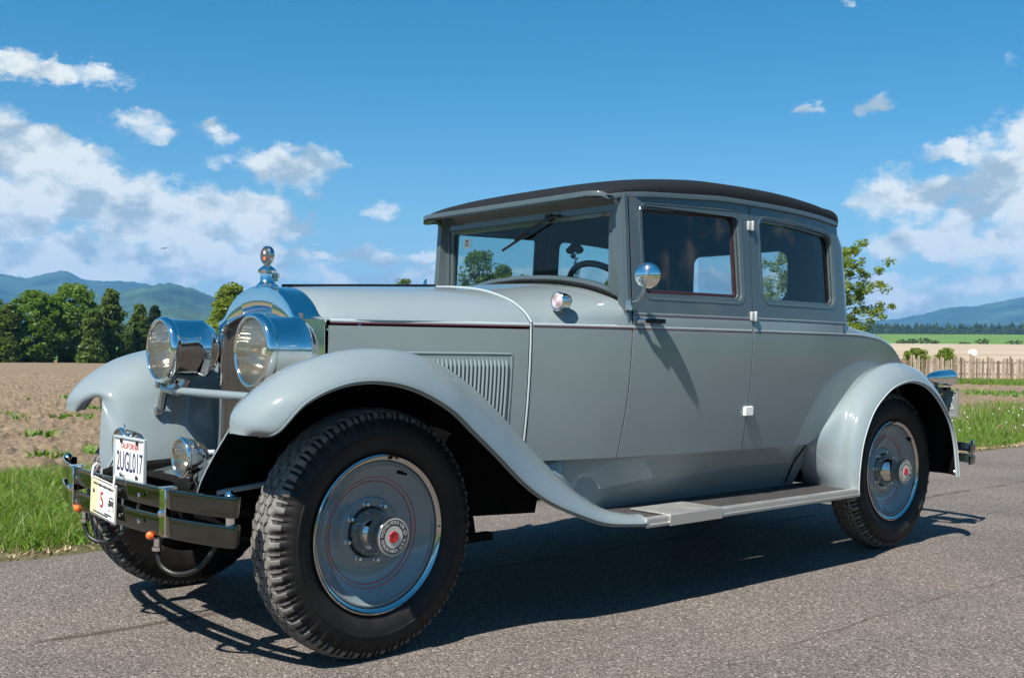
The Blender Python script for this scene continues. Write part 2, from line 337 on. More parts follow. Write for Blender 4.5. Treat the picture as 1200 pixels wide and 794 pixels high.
# --- hood top: blended cross-sections
SF=[(.335,1.168),(.30,1.176),(.275,1.192),(.235,1.232),(.165,1.274),(.08,1.297),(0,1.303)]
SR=[(.632,1.172),(.605,1.203),(.555,1.238),(.476,1.274),(.33,1.312),(.16,1.332),(0,1.34)]
SW=[(.740,1.172),(.726,1.225),(.690,1.262),(.60,1.300),(.42,1.345),(.2,1.372),(0,1.38)]
def sec(A,B,f,x,n=6):
    P=[(x,-(a[0]*(1-f)+b[0]*f),a[1]*(1-f)+b[1]*f) for a,b in zip(A,B)]; q=crv(P,n); r=q[::-1][1:]*np.array([1,-1,1]); return np.vstack([q,r])
mb=MB(); mb.grid([sec(SF,SR,f**.8,.035+.757*f) for f in np.linspace(0,1,22)]); hood=mb.build('hood',M['paint'],car,solid=.003)
mb=MB(); mb.grid([sec(SR,SW,f*f*(3-2*f)*.5+f*.5,.806+.474*f) for f in np.linspace(0,1,14)]); cowl=mb.build('cowl',M['paint'],car,solid=.003)
mb=MB(); mb.tube(sec(SR,SR,0,.799)*np.array([1,1.004,1])+[0,0,.001],.0042,8); sm=[(.799,-(w(.8,z)+.002),z) for z in np.linspace(1.17,.6,8)]; mb.tube(sm,.0045,8); mb.tube(np.array(sm)*[1,-1,1],.0055,8)
mb.builds('hood_bead',M['trim'],car)  # lighter grey than the body paints the highlight along the bead
mb=MB(); mb.tube([(.03,0,1.309),(.4,0,1.328),(.79,0,1.346)],.0055,10); mb.build('hood_hinge',M['black'],car)
# hood sides
def hs(x,z,off=0): return (x,-(.335+.371*(x/.8)-.05*((1.16-z)/.55)**2*(1 if z<1.16 else 0)+off),z)
hs=lambda x,z,off=0:(x,-(w(x,z)+off),z)
def patch(xa,xb,za,zb,nx=14,nz=10,off=0,fn=None):
    fn=fn or (lambda x,z:(x,-(w(x,z)+off),z)); G=[]
    for i in range(nx):
        u=i/(nx-1); row=[]
        for j in range(nz):
            v=j/(nz-1); z0=za(u) if callable(za) else za; z1=zb(u) if callable(zb) else zb
            z=z0+(z1-z0)*v; x0=xa(z) if callable(xa) else xa; x1=xb(z) if callable(xb) else xb
            row.append(fn(x0+(x1-x0)*u,z))
        G.append(row)
    return G
mb=MB(); mb.grid(patch(.035,.791,.56,1.146,16,10),flip=True); hsl,hsr=both(mb,'hood_side',M['paint'],car,solid=.003)
for o,sg in((hsl,1),(hsr,-1)):
    # raised louvre panel frame + louvres
    fr=MB(); x0,x1,z0,z1=.16,.722,.74,1.046; pts=[]
    for (a,b) in ((x0,z0),(x1,z0),(x1,z1),(x0,z1)): pts.append((a,b))
    loop=[]
    for i in range(4):
        a=np.array(pts[i]);b=np.array(pts[(i+1)%4])
        for t in np.linspace(0.015,.985,8): loop.append(a+(b-a)*t)
    fr.tube([(x,-(w(x,z)+.002),z) for x,z in loop],.0045,8,closed=True)
    lv=MB()
    n=34
    for k in range(n):
        xc=x0+.022+(x1-x0-.044)*k/(n-1); rows=[]
        for z in np.linspace(z0+.022,z1-.018,14):
            e=min(1,(z-(z0+.022))/.02,((z1-.018)-z)/.02); e=math.sqrt(max(0,1-(1-max(0,e))**2))
            rows.append([(xc-.0062,-(w(xc,z)+.001),z),(xc-.0048,-(w(xc,z)+.008*e+.001),z),(xc-.001,-(w(xc,z)+.0115*e+.001),z),(xc+.0022,-(w(xc,z)+.0085*e+.001),z),(xc+.0030,-(w(xc,z)+.001),z)])
        lv.grid(rows)
    if sg<0: fr=fr.mirror(); lv=lv.mirror()
    fr.build('panel_frame',M['paint'],o); lv.build('louvre_row',M['trim'] if 0 else M['paint'],o,auto=60)
# generic strips along the body side
def strip(zf,x0,x1,r,name,m,off=.003,sy=1,n=60,parent=None,both_=True):
    xs=np.linspace(x0,x1,n); p=[(x,-(w(x,zf(x) if callable(zf) else zf)+off),zf(x) if callable(zf) else zf) for x in xs]
    a=MB(); a.tube(p,r,8,up=(0,0,1),sx=.7,sy=sy)
    o=a.build(name,m,parent or car)
    if both_: a.mirror().build(name,m,parent or car)
    return o
# --- panel edges
XF=lambda z: cr([.55,.70,.9,1.165,1.3,1.75],[1.245,1.258,1.275,1.284,1.288,1.296],z)
XR=lambda z: cr([.55,1.165,1.75],[2.035,2.056,2.078],z)
ZT=lambda x: cr([1.17,1.3,1.62,1.91,2.24,2.61,2.88,3.0],[1.70,1.722,1.742,1.756,1.756,1.746,1.726,1.70],x)
ZU=1.219
G=.0028
mb=MB(); mb.grid(patch(.808,lambda z:XF(z)-G,.612,1.168,10,12),flip=True)
# continue the cowl side above the belt up to the cowl crown edge
both(mb,'cowl_side',M['paint'],car,solid=.003)
def ring(outer,hole,rc,N=96,R=6,fn=None,rim=.012,rev=.035):
    """outer: 4 corner callables quad as f(a,b)->(x,z), a,b in [-1,1]; hole (x0,x1,z0,z1)."""
    x0,x1,z0,z1=hole; cx,cz,hw,hh=(x0+x1)/2,(z0+z1)/2,(x1-x0)/2,(z1-z0)/2
    sq=[]
    k=N//4
    for i in range(k): sq.append((-1+2*i/k,-1))
    for i in range(k): sq.append((1,-1+2*i/k))
    for i in range(k): sq.append((1-2*i/k,1))
    for i in range(k): sq.append((-1,1-2*i/k))
    def rr(a,b,g=0):
        W2,H2=hw+g,hh+g; r=rc+g; px,pz=a*W2,b*H2; qx=max(-(W2-r),min(W2-r,px)); qz=max(-(H2-r),min(H2-r,pz)); dx,dz=px-qx,pz-qz
        if abs(dx)>1e-9 and abs(dz)>1e-9: l=math.hypot(dx,dz); dx,dz=dx/l*r,dz/l*r
        return cx+qx+dx,cz+qz+dz
    return sq,rr
def cabin_ring(outer,hole,rc,off=0,N=120,R=7,slope=None,flip=False):
    sq,rr=ring(outer,hole,rc,N); rows=[]
    for r in range(R):
        t=r/(R-1); row=[]
        for a,b in sq:
            ox,oz=outer(a,b); ix,iz=rr(a,b)
            if slope: iz+=slope(ix,b)
            x=ox+(ix-ox)*t; z=oz+(iz-oz)*t; row.append((x,-(w(x,z)+off),z))
        rows.append(row)
    return rows
def hole_frame(hole,rc,g0,g1,d0,d1,slope=None,N=120,prof=None):
    sq,rr=ring(None,hole,rc,N); rows=[]
    for g,d in prof:
        row=[]
        for a,b in sq:
            x,z=rr(a,b,g)
            if slope: z+=slope(x,b)
            row.append((x,-(w(x,z)+d),z))
        rows.append(row)
    return rows
DH=(1.365,1.992,1.302,1.692); QH=(2.152,2.80,1.308,1.690)
sD=lambda x,b:(.02*(x-1.365)/.63*(b+1)/2); sQ=lambda x,b:(-.03*((x-2.15)/.65)**2*(b+1)/2+.012*(b+1)/2)
def outD(a,b):
    z=ZU+ (0.5*(b+1))*(1.73-ZU); xf,xr=XF(z)+G,XR(z)-G; x=xf+(xr-xf)*(a+1)/2
    z=ZU+(0.5*(b+1))*(ZT(x)-ZU); return x,z
def outQ(a,b):
    z=ZU+(0.5*(b+1))*(1.73-ZU); xf,xr=XR(z)+G,2.87; x=xf+(xr-xf)*(a+1)/2
    z=ZU+(0.5*(b+1))*(ZT(x)-ZU); return x,z
FRP=[(.020,.001),(.017,.006),(.011,.0065),(.006,.003),(.003,-.004),(-.001,-.010),(-.012,-.0105),(-.0135,-.022)]
doors=[]
for sg in (1,-1):
    f=(lambda q:q) if sg==1 else (lambda q:q.mirror())
    d=MB(); d.grid(patch(lambda z:XF(z)+G,lambda z:XR(z)-G,.612,ZU,20,14),flip=True)
    door=f(d).build('door',M['paint'],car,solid=.004)
    u=MB(); u.grid(cabin_ring(outD,DH,.035),cv=True); f(u).build('window_panel',M['upper'],door,solid=.004)
    g=MB(); g.grid(hole_frame(DH,.035,0,0,0,0,sD,prof=FRP),cv=True); f(g).build('window_frame',M['upper'],door)
    g=MB(); g.grid(hole_frame(DH,.035,0,0,0,0,sD,prof=[(-.0138,-.021),(-.026,-.022),(-.030,-.034)]),cv=True); f(g).build('window_channel',M['maroon'],door)
    g=MB(); g.grid(patch(DH[0],DH[1],DH[2],DH[3]+.02,10,6,off=-.024),flip=True); f(g).build('window_pane',M['glass'],door)
    doors.append(door)
    q=MB()
    # lower quarter panel with arch cut
    ZL=lambda x: cr([2.04,2.58,2.62,2.76,2.90,3.07,3.33,3.5,3.7,3.9,4.05],[.612,.606,.615,.69,.805,.905,.985,.96,.82,.62,.5],x)
    ZB=lambda x: cr([2.04,3.0,3.15,3.3,3.5,3.66,3.85,4.0,4.08],[1.168,1.168,1.162,1.15,1.11,1.045,.93,.80,.68],x)
    G1=[]
    for x in np.concatenate([np.linspace(0,1,1),np.linspace(2.1,4.05,66)]):
        row=[]
        for j in range(16):
            v=j/15; xx=x
            z0=ZL(x if x else 2.05); z1=ZB(x if x else 2.05); z=z0+(z1-z0)*v
            if x==0: xx=XR(z)+G
            row.append((xx,-w(xx,z),z))
        G1.append(row)
    q.grid(G1,flip=True)
    # band between lower belt and upper belt
    G2=[]
    for x in np.linspace(2.06,2.87,16): G2.append([(x if x>2.061 else XR(z)+G,-w(x,z),z) for z in (1.168,1.19,ZU)])
    q.grid(G2,flip=True)
    f(q).build('quarter_panel',M['paint'],car,solid=.004)
    u=MB(); u.grid(cabin_ring(outQ,QH,.05,slope=sQ),cv=True); qp=f(u).build('quarter_window_panel',M['upper'],car,solid=.004)
    g=MB(); g.grid(hole_frame(QH,.05,0,0,0,0,sQ,prof=FRP),cv=True); f(g).build('window_frame',M['upper'],qp)
    g=MB(); g.grid(patch(QH[0],QH[1],QH[2],QH[3]+.01,10,6,off=-.024),flip=True); f(g).build('window_pane',M['glass'],qp)
# rear wall of the cabin, rounding the corner, with rear window, + deck
XB=3.035
def rear(t,z,off=0):
    # t 0..1 from the side (x=2.87) round the corner to the centre line
    hw=w(2.87,z)-.075*max(0,(z-1.60)/.13)**2.2*min(1,t*6); rcn=.17; off=off-.055*max(0,(z-1.60)/.13)**2.2*min(1,t*5); yc=hw-rcn; L1=rcn*math.pi/2; L2=yc; s=t*(L1+L2)
    if s<L1: a=s/rcn; return (2.87+(rcn-.005+off)*math.sin(a)*(XB-2.87)/rcn,-(yc+(rcn+off)*math.cos(a)),z)
    return (XB-.003+off+.012*(s-L1)/max(L2,.01),-(yc-(s-L1)),z)
mb=MB(); mb.grid([[rear(t,z) for z in np.concatenate([np.linspace(1.165,1.58,8),np.linspace(1.60,1.745,10)])] for t in np.linspace(0,.55,26)],flip=True)
mb.grid([[rear(t,z) for z in np.linspace(1.165,1.36,5)] for t in np.linspace(.55,1,8)],flip=True)
mb.grid([[rear(t,z) for z in np.linspace(1.64,1.745,6)] for t in np.linspace(.55,1,8)],flip=True)
m2=mb.mirror(); mb.join(m2); back=mb.build('rear_wall',M['upper'],car,solid=.004)
mb=MB(); mb.grid([[(XB-.005,y,z) for z in (1.36,1.64)] for y in (-.33,.33)]); mb.build('rear_window',M['glass'],back)
# deck (boot) over the tail
def deck(x,f):
    zb=ZB(x); wb=w(x,zb); up=cr([2.95,3.1,3.3,3.6,3.9,4.08],[.10,.055,.045,.05,.05,.04],x)
    a=f*math.pi/2; return (x,-wb*math.cos(a)**.35 if f<1 else 0,zb+up*math.sin(a)**.8)
mb=MB(); D=[[deck(x,f) for f in np.linspace(0,1,16)] for x in np.linspace(2.90,4.05,40)]
D=[r+[(p[0],-p[1],p[2]) for p in r[::-1][1:]] for r in D]; mb.grid(D)
xt=4.05; T0=D[-1]; mb.grid([T0,[(p[0]+.02,p[1]*.96,p[2]-.2) for p in T0],[(p[0]-.0,p[1]*.9,.5) for p in T0]])
mb.build('rear_deck',M['paint'],car,solid=.004)
# pinstripes, and belt mouldings in lighter grey for the highlight along them
strip(1.1645,.04,.792,.0065,'belt_moulding',M['trim'],.002); strip(1.1555,.04,.792,.0020,'pinstripe',M['stripe'],.0035)
strip(1.166,.81,2.045,.0055,'belt_moulding',M['trim'],.001)
strip(1.158,.81,2.045,.0019,'pinstripe',M['stripe'],.003)
strip(lambda x:ZB(x)-.002,2.065,3.95,.0055,'belt_moulding',M['trim'],.001); strip(lambda x:ZB(x)-.010,2.065,3.95,.0019,'pinstripe',M['stripe'],.003)
strip(ZU+.004,1.292,2.048,.0055,'waist_moulding',M['paint'],.002); strip(ZU-.004,1.292,2.048,.0019,'pinstripe',M['stripe'],.004)
def rearpath(z,off): 
    p=[(x,-(w(x,z)+off),z) for x in np.linspace(2.067,2.87,24)]+[rear(t,z,off) for t in np.linspace(.02,1,26)]; return np.array(p)
for z,r,n_,mm in((ZU+.004,.0055,'waist_moulding',M['paint']),(ZU-.004,.0019,'pinstripe',M['stripe'])):
    a=MB(); a.tube(rearpath(z,.003),r,8,sx=.7); a.build(n_,mm,car); a.mirror().build(n_,mm,car)
# --- A pillars, windscreen frame, header
XW=1.30
cz=lambda y: cr([0,.2,.42,.60,.69,.73],[1.38,1.372,1.345,1.300,1.262,1.22],abs(y))
mb=MB()
# pillar: outer corner from screen plane to door edge
rows=[]
for z in np.linspace(1.175,1.735,14):
    wo=w(XF(z),z); yi=.615; rows.append([(XF(z)-G,-wo,z),(XF(z)-.022,-wo,z),(XF(z)-.036,-(wo-.012),z),(XF(z)-.034,-(wo-.045),z),(XW-.014,-(yi+.03),z),(XW-.014,-yi,z),(XW+.02,-yi,z)])
mb.grid(rows); both(mb,'windscreen_pillar',M['upper'],car,solid=.003)
# header & curved visor brackets
mb=MB(); mb.grid([[(XW-.012,y,z) for z in (1.672,1.70,1.745)] for y in np.linspace(-.66,.66,9)]); mb.build('header_panel',M['upper'],car,solid=.02,off=1)
rows=[]
for t in np.linspace(0,1,10):
    a=t*math.pi/2; rows.append([(XW-.015-.085*(1-math.cos(a)),-.655,1.62+.105*math.sin(a)),(XW-.010,-.655,1.62+.105*t)])
mb=MB(); mb.grid(rows); both(mb,'visor_bracket',M['upper'],car,solid=.02)
# windscreen frame (rectangle with arched foot)
def wsf(g,dx):
    top=[(y,1.668-g) for y in np.linspace(-.60+g,.60-g,20)]; r=[(.60-g,z) for z in np.linspace(1.66-g,cz(.6)+g+.02,8)]
    bot=[(y,cz(y)+.022+g) for y in np.linspace(.60-g,-.60+g,30)]; l=[(-.60+g,z) for z in np.linspace(cz(.6)+g+.03,1.66-g,8)]
    return [(XW+dx,y,z) for y,z in top+r+bot+l]
mb=MB(); mb.grid([wsf(-.016,.02),wsf(-.016,-.006),wsf(0,-.012),wsf(.016,-.006),wsf(.018,.012)],cv=True); wf=mb.build('windscreen_frame',M['upper'],car)
mb=MB(); mb.grid([[(XW+.004,y,z) for z in np.linspace(cz(y)+.03,1.66,4)] for y in np.linspace(-.59,.59,24)]); mb.build('windscreen_glass',M['shield'],wf)
mb=MB(); mb.tube([(XW-.02,y,cz(y)+.008) for y in np.linspace(-.66,.66,40)],.008,8); mb.build('windscreen_seal',M['under'],wf)
mb=MB(); mb.box((XW+.001,.468,1.600),(.002,.058,.050)); stk=mb.build('windscreen_sticker',M['paper'],wf)
mb=MB(); mb.box((XW-.0015,.468,1.612),(.001,.020,.009)); mb.box((XW-.0015,.468,1.597),(.001,.040,.003)); mb.box((XW-.0015,.468,1.588),(.001,.026,.003)); mb.build('sticker_print',M['stripe'],stk)
mb=MB(); mb.tube([(XW-.03,-.22,1.672),(XW-.030,-.05,1.615),(XW-.024,.02,1.588)],.0045,6); mb.tube([(XW-.020,-.07,1.612),(XW-.018,.02,1.580),(XW-.018,.13,1.545)],.0065,6); mb.tube([(XW-.035,-.22,1.672),(XW-.015,-.22,1.672)],.02,12); mb.tube([(XW-.03,-.22,1.672),(XW-.03,-.30,1.675)],.008,8)
mb.build('wiper',M['black'],car)
# --- roof
ZE=lambda x: ZT(x)+.012
YE=lambda x: cr([1.17,1.20,1.27,1.36,1.6,2.87,3.0,3.05],[.585,.64,.675,.69,.70,.695,.62,.5],x)+.012 if x<1.36 else (w(x,1.74)+.012 if x<2.87 else cr([2.87,2.95,3.01,3.045],[w(2.87,1.74)+.012,.65,.54,.38],x))
ZC=lambda x: cr([1.165,1.22,1.35,1.6,1.9,2.3,2.7,2.9,3.0,3.045],[1.735,1.782,1.822,1.866,1.892,1.898,1.878,1.845,1.80,1.74],x)
def rsec(x,z0=None,n=28,x1=None):
    ye=YE(x); ze=ZE(x); zc=ZC(x); P=[]
    for i in range(2*n+1):
        a=-math.pi/2+math.pi*i/(2*n); c=math.cos(a); s_=math.sin(a)
        P.append((x,ye*(abs(s_)**.72)*(1 if s_>0 else -1),ze+.004+(zc-ze)*abs(c)**.62))
    return P
xs=np.concatenate([1.165+.06*np.linspace(0,1,7)**2,np.linspace(1.25,2.86,34)])
mb=MB(); mb.grid([rsec(x) for x in xs]); roof=mb.build('roof_covering',M['topping'],car,solid=.004,auto=180)
xs=np.concatenate([np.linspace(2.862,2.98,8),3.045-.065*np.linspace(1,0,9)**1.6])
mb=MB(); mb.grid([[ (p[0],p[1],p[2]-.006) for p in rsec(x)] for x in xs]); mb.build('roof_rear',M['upper'],car,solid=.004,auto=180)
# curved rear edge roll of the covering
mb=MB(); mb.tube([(p[0],p[1],p[2]+.002) for p in rsec(2.86)],.007,8); mb.build('roof_seam',M['topping'],car)
# eave / drip moulding from the visor front round the sides
ep=[(1.168,y,1.737) for y in np.linspace(0,.55,8)]+[(1.170,.585,1.736),(1.177,.615,1.734),(1.192,.638,1.732)]+[(x,YE(x),ZE(x)) for x in np.linspace(1.21,2.87,44)]
ep=np.array(ep); ep2=ep*[1,-1,1]; full=np.vstack([ep2[::-1],ep[1:]])
mb=MB(); mb.grid([full+[0,0,.012],full*[1,1.004,1]+[-.003,0,.008],full*[1,1.004,1]+[-.003,0,-.010],full*[1,.985,1]+[.012,0,-.013],full*[1,.96,1]+[.03,0,-.010]])
mb.build('eave_moulding',M['upper'],car,auto=60)
mb=MB(); mb.grid([[ (x,y,z) for y in np.linspace(-(YE(x)-.01),YE(x)-.01,5)] for x,z in [(1.172,1.731),(1.30,1.735)]]); mb.build('visor_underside',M['upper'],car,solid=.01)
# --- interior
it=MB()
for sgn in (1,-1):
    a=MB(); a.grid(patch(.86,lambda z:XF(z),.63,1.15,6,6,off=-.02)); a.grid(patch(lambda z:XF(z),lambda z:XR(z),.63,1.27,8,6,off=-.045)); a.grid(patch(lambda z:XR(z),2.95,.63,1.27,8,6,off=-.045))
    lin=lambda h,o: a.grid(cabin_ring(o,(h[0]-.004,h[1]+.004,h[2]-.004,h[3]+.004),.04,off=-.04,R=3),cv=True)
    lin(DH,outD); lin(QH,outQ)
    a.grid([[(x,-(w(x,z)-.045),z) for z in (1.25,1.32)] for x in (1.30,2.9)])
    (a if sgn==1 else a.mirror()).build('side_lining',M['interior'],car)
mb=MB(); mb.grid([[(p[0],p[1]*.93,p[2]-.035) for p in rsec(x)] for x in np.linspace(1.31,3.0,12)]); mb.build('headlining',M['interior'],car)
mb=MB(); mb.grid([[(2.99,y,z) for z in (.7,1.355)] for y in (-.62,.62)]); mb.grid([[(2.99,y,z) for z in (1.645,1.72)] for y in (-.60,.60)])
for a,b in((-.62,-.335),(.335,.62)): mb.grid([[(2.99,y,z) for z in (1.35,1.65)] for y in (a,b)])
mb.grid([[(2.975,y,z) for z in (1.70,1.768)] for y in (-.44,.44)])
for sy_ in(1,-1):
    for z0_,dz_ in((1.357,1),(1.643,-1)):
        y0_=sy_*.336; r=.075; arc=[(2.988,y0_-sy_*r*(1-math.sin(t)),z0_+dz_*r*(1-math.cos(t))) for t in np.linspace(0,math.pi/2,8)]; b0=mb.n; mb.add([(2.988,y0_,z0_)]+arc,[(0,i,i+1) for i in range(1,8)])
mb.builds('rear_lining',M['interior'],car)
mb=MB(); mb.box((2.10,0,.60),(1.9,1.12,.03)); mb.box((1.0,0,.92),(.02,1.04,.53)); mb.builds('cabin_floor',M['under'],car)
mb=MB(); mb.grid([[(1.34+.09*t,y,cz(y)-.0-.03*t-.08*t*t) for t in (0,.3,.6,1)] for y in np.linspace(-.66,.66,12)]); mb.box((1.44,0,1.16),(.03,1.3,.22)); mb.build('dashboard',M['interior'],car)
def cushion(c,s,n=3): 
    b=MB(); c=np.array(c); rows=[]
    for i in range(17):
        th=-math.pi/2+math.pi*i/16; r=[]
        for j in range(32):
            ph=2*math.pi*j/32; f=lambda v:math.copysign(abs(v)**.4,v)
            r.append(c+np.array(s)/2*[f(math.cos(th))*f(math.cos(ph)),f(math.cos(th))*f(math.sin(ph)),f(math.sin(th))])
        rows.append(r)
    return b.grid(rows,cv=True,flip=True)
cushion((2.3,0,.80),(.60,1.28,.22)).join(cushion((2.66,0,1.08),(.22,1.28,.56))).build('bench_seat',M['leather'],car)
# steering wheel
sw=MB(); c=np.array([1.60,-.275,1.300]); ax=np.array([.80,0,.60]); ax/=np.linalg.norm(ax)
b1=np.array([0,1.,0]); b2=np.cross(ax,b1)
rp=[c+.215*(math.cos(t)*b1+math.sin(t)*b2) for t in np.linspace(0,2*math.pi,48,endpoint=False)]
sw.tube(rp,.0155,10,closed=True)
for t in (R_(45),R_(135),R_(225),R_(315)): sw.tube([c,c+.21*(math.cos(t)*b1+math.sin(t)*b2)],[.014,.010],8)
sw.tube([c+ax*.02,c-ax*.5],.028,12); sw.build('steering_wheel',M['bakelite'],car)
# bud vase on the pillar
vz=MB(); vz.lathe([(.004,0),(.010,.01),(.012,.06),(.017,.12),(.026,.17),(.024,.17),(.012,.10)],(2.20,.60,1.40),(0,0,1),16); vz.build('bud_vase',M['glass'],car)
# --- radiator
RX0,RX1=-.078,.032
RP=[(.335,.60),(.335,.9),(.335,1.168),(.30,1.176),(.275,1.192),(.235,1.232),(.165,1.274),(.08,1.297),(0,1.303)]
def rprof(scale=0,dz=0):
    a=crv([(0,y,z) for y,z in RP[2:]],6)[:,1:]; a=np.vstack([[(RP[0][0],RP[0][1]),(RP[1][0],RP[1][1])],a]); a[:,0]-=scale*np.clip(1,0,1); a[:,0]=np.maximum(a[:,0],0)
    a[:,1]-=dz*(a[:,1]>1.0); return a
def full2(a,x): 
    l=[(x,-p[0],p[1]) for p in a]; return l+[(x,p[0],p[1]) for p in a[::-1][1:]]
# inner opening: flat shoulders with low arch
IN=[(.295,.62),(.295,.9),(.295,1.10),(.293,1.128),(.262,1.150),(.20,1.168),(.13,1.182),(.06,1.188),(0,1.190)]
ia=crv([(0,y,z) for y,z in IN[2:]],6)[:,1:]; ia=np.vstack([[IN[0],IN[1]],ia])
oa=rprof()
mb=MB(); lerp=lambda f:[(o[0]*(1-f)+i[0]*f,o[1]*(1-f)+i[1]*f) for o,i in zip(oa,ia)]
bw=lambda f: [ (p[0],p[1]) for p in lerp(f)]
mb.grid([full2(oa,RX1),full2(oa,(RX0+RX1)/2),full2(oa,RX0+.006),full2(bw(.04),RX0),full2(bw(.5),RX0-.006),full2(bw(.93),RX0-.002),full2(bw(1),RX0+.004),full2(bw(1.0),RX0+.03)])
shell=mb.build('radiator_shell',M['chrome'],car,auto=35)
mb=MB(); mb.tube(full2(bw(.97),RX0-.004),.005,8); mb.build('shell_bead',M['chrome'],shell)
mb=MB(); mb.grid([[(RX0+.026,y,.60),(RX0+.026,y,1.19)] for y in (-.31,.31)]); core=mb.build('radiator_core',M['core'],car)
# cap + temperature gauge ornament
mb=MB(); mb.lathe([(0.046,-.004),(.044,.006),(.034,.012),(.031,.018),(.028,.022),(.028,.052),(.034,.055),(.037,.063),(.033,.070),(.016,.083),(.009,.090),(0,.092)],(-.037,0,1.300),(0,0,1),32); mb.box((-.037+.027,-.012,1.335),(.022,.012,.026)); mb.tube([(-.006,-.006,1.345),(-.004,-.012,1.352),(.006,-.012,1.352),(.009,-.010,1.338)],.005,8)
cap=mb.build('radiator_cap',M['chrome'],car)
oc=np.array([-.037,0,1.424]); fa=np.array([-1.,-.12,0]); fa/=np.linalg.norm(fa)
mb=MB(); mb.lathe([(.024,.010),(.030,.0135),(.0365,.008),(.0375,0),(.0365,-.008),(.028,-.0135),(0,-.014)],oc,fa,32); mb.tube([oc-[0,0,.034],oc-[0,0,.045]],.009,10); orn=mb.build('temperature_gauge',M['chrome_worn'],cap)
mb=MB(); mb.lathe([(0,.0128),(.0255,.0128),(.0265,.011)],oc,fa,32); gf=mb.build('gauge_face',M['ink'],orn)
rt=np.cross(fa,[0,0,1]); 
mb=MB(); mb.lathe([(0,.0138),(.007,.0138)],oc+[0,0,.011],fa,12,mi=0); mb.lathe([(0,.0138),(.008,.0138)],oc-[0,0,.012],fa,12,mi=1); mb.build('gauge_marks',[M['plate_white'],M['amber']],gf)
# --- chassis, floor, undertray
mb=MB()
for s in(1,-1):
    mb.tube([(-.56,s*.40,.52),(-.45,s*.40,.55),(-.2,s*.40,.56),(2.6,s*.42,.52),(3.1,s*.42,.66),(3.7,s*.42,.66),(4.1,s*.42,.52)],.045,8,sx=.6)
    mb.tube([(-.52,s*.40,.49),(-.3,s*.40,.415),(0,s*.40,.385),(.3,s*.40,.42),(.5,s*.40,.49)],.03,8)
    mb.tube([(2.7,s*.45,.42),(3.38,s*.45,.34),(4.05,s*.45,.46)],.03,8)
    mb.tube([(.52,s*.56,.55),(.54,s*.58,.35)],.022,8); mb.box((.56,s*.58,.33),(.16,.04,.03))
mb.tube([(0,-.72,.40),(0,-.45,.33),(0,0,.31),(0,.45,.33),(0,.72,.40)],.035,8)
mb.tube([(3.38,-.72,.42),(3.38,.72,.42)],.05,10); mb.lathe([(0,.17),(.10,.14),(.16,0),(.10,-.14),(0,-.17)],(3.38,0,.42),(1,0,0),20)
mb.tube([(-.40,-.42,.55),(-.40,.42,.55)],.03,10)
mb.box((1.7,0,.50),(2.4,.5,.14)); mb.box((.45,0,.52),(.8,.5,.2)); mb.box((3.8,0,.60),(.5,.9,.25)); mb.tube([(1.0,.3,.33),(3.2,.3,.33)],.05,10)
mb.grid([[(x,y,.60) for y in (-.5,0,.5)] for x in (.95,2.6)]); mb.builds('chassis_part',M['under'],car)
# front apron panel between the dumb irons (darker paint stands in for the shade on it) 
mb=MB(); mb.grid([[(-.47,y,.50),(-.35,y,.555),(-.10,y,.60)] for y in np.linspace(-.42,.42,6)]); mb.build('front_apron',M['upper'],car,solid=.004)
mb=MB()
for s in (1,-1): mb.tube([(-.085,s*.335,.625),(-.12,s*.40,.62),(-.14,s*.47,.60),(-.44,s*.42,.565)],.010,8)
mb.builds('apron_rail',M['trim'],car)
# --- fenders
def fender(curves,k=6,ks=4):
    n=len(curves[0]); ts=np.linspace(0,n-1,(n-1)*k+1); rows=[]
    for t in ts:
        pts=[cat(c,t) for c in curves]; rows.append(crv(pts,ks))
    return np.array(rows)
Ef=[(-.485,-.805,.786),(-.452,-.862,.800),(-.375,-.892,.885),(-.253,-.90,.937),(-.114,-.90,.949),(.034,-.90,.922),(.179,-.90,.855),(.282,-.90,.775),(.401,-.90,.679),(.525,-.90,.575),(.653,-.90,.496),(.824,-.90,.426),(.966,-.90,.382),(1.14,-.90,.362),(1.20,-.90,.360)]
Kf=[(-.548,-.755,.792),(-.535,-.76,.855),(-.468,-.765,.925),(-.33,-.77,1.008),(-.15,-.77,1.054),(.05,-.77,1.056),(.215,-.77,1.018),(.335,-.77,.958),(.468,-.77,.868),(.605,-.77,.752),(.742,-.77,.634),(.885,-.77,.522),(1.03,-.77,.438),(1.17,-.77,.392),(1.23,-.77,.386)]
def mid(a,b,f,up,n):
    a=np.array(a,float);b=np.array(b,float); q=a+(b-a)*f; return q+np.array(n)*up
Bf=[]
nrm=[(-.8,-.6,0),(-.75,-.5,.3),(-.5,-.5,.6),(-.25,-.5,.8),(0,-.5,.85),(.2,-.5,.8),(.4,-.5,.7),(.5,-.5,.6),(.55,-.5,.55),(.55,-.5,.55),(.5,-.5,.6),(.4,-.45,.7),(.2,-.4,.7),(0,-.4,.6),(0,-.3,.5)]
for e,kk,nn in zip(Ef,Kf,nrm): nn=np.array(nn)/np.linalg.norm(nn); Bf.append(tuple(mid(e,kk,.42,.028,nn)))
LPf=[tuple(np.array(e)+np.array([0,-.006,0])+np.array(nn)/np.linalg.norm(nn)*.014) for e,nn in zip(Ef,nrm)]
Jf=[(-.535,-.705,.788),(-.518,-.68,.850),(-.450,-.645,.905),(-.31,-.60,.975),(-.13,-.585,1.015),(.06,-.58,1.012),(.22,-.59,.975),(.34,-.60,.92),(.47,-.61,.84),(.60,-.62,.735),(.735,-.63,.62),(.875,-.64,.51),(1.02,-.65,.430),(1.17,-.66,.388),(1.23,-.66,.384)]
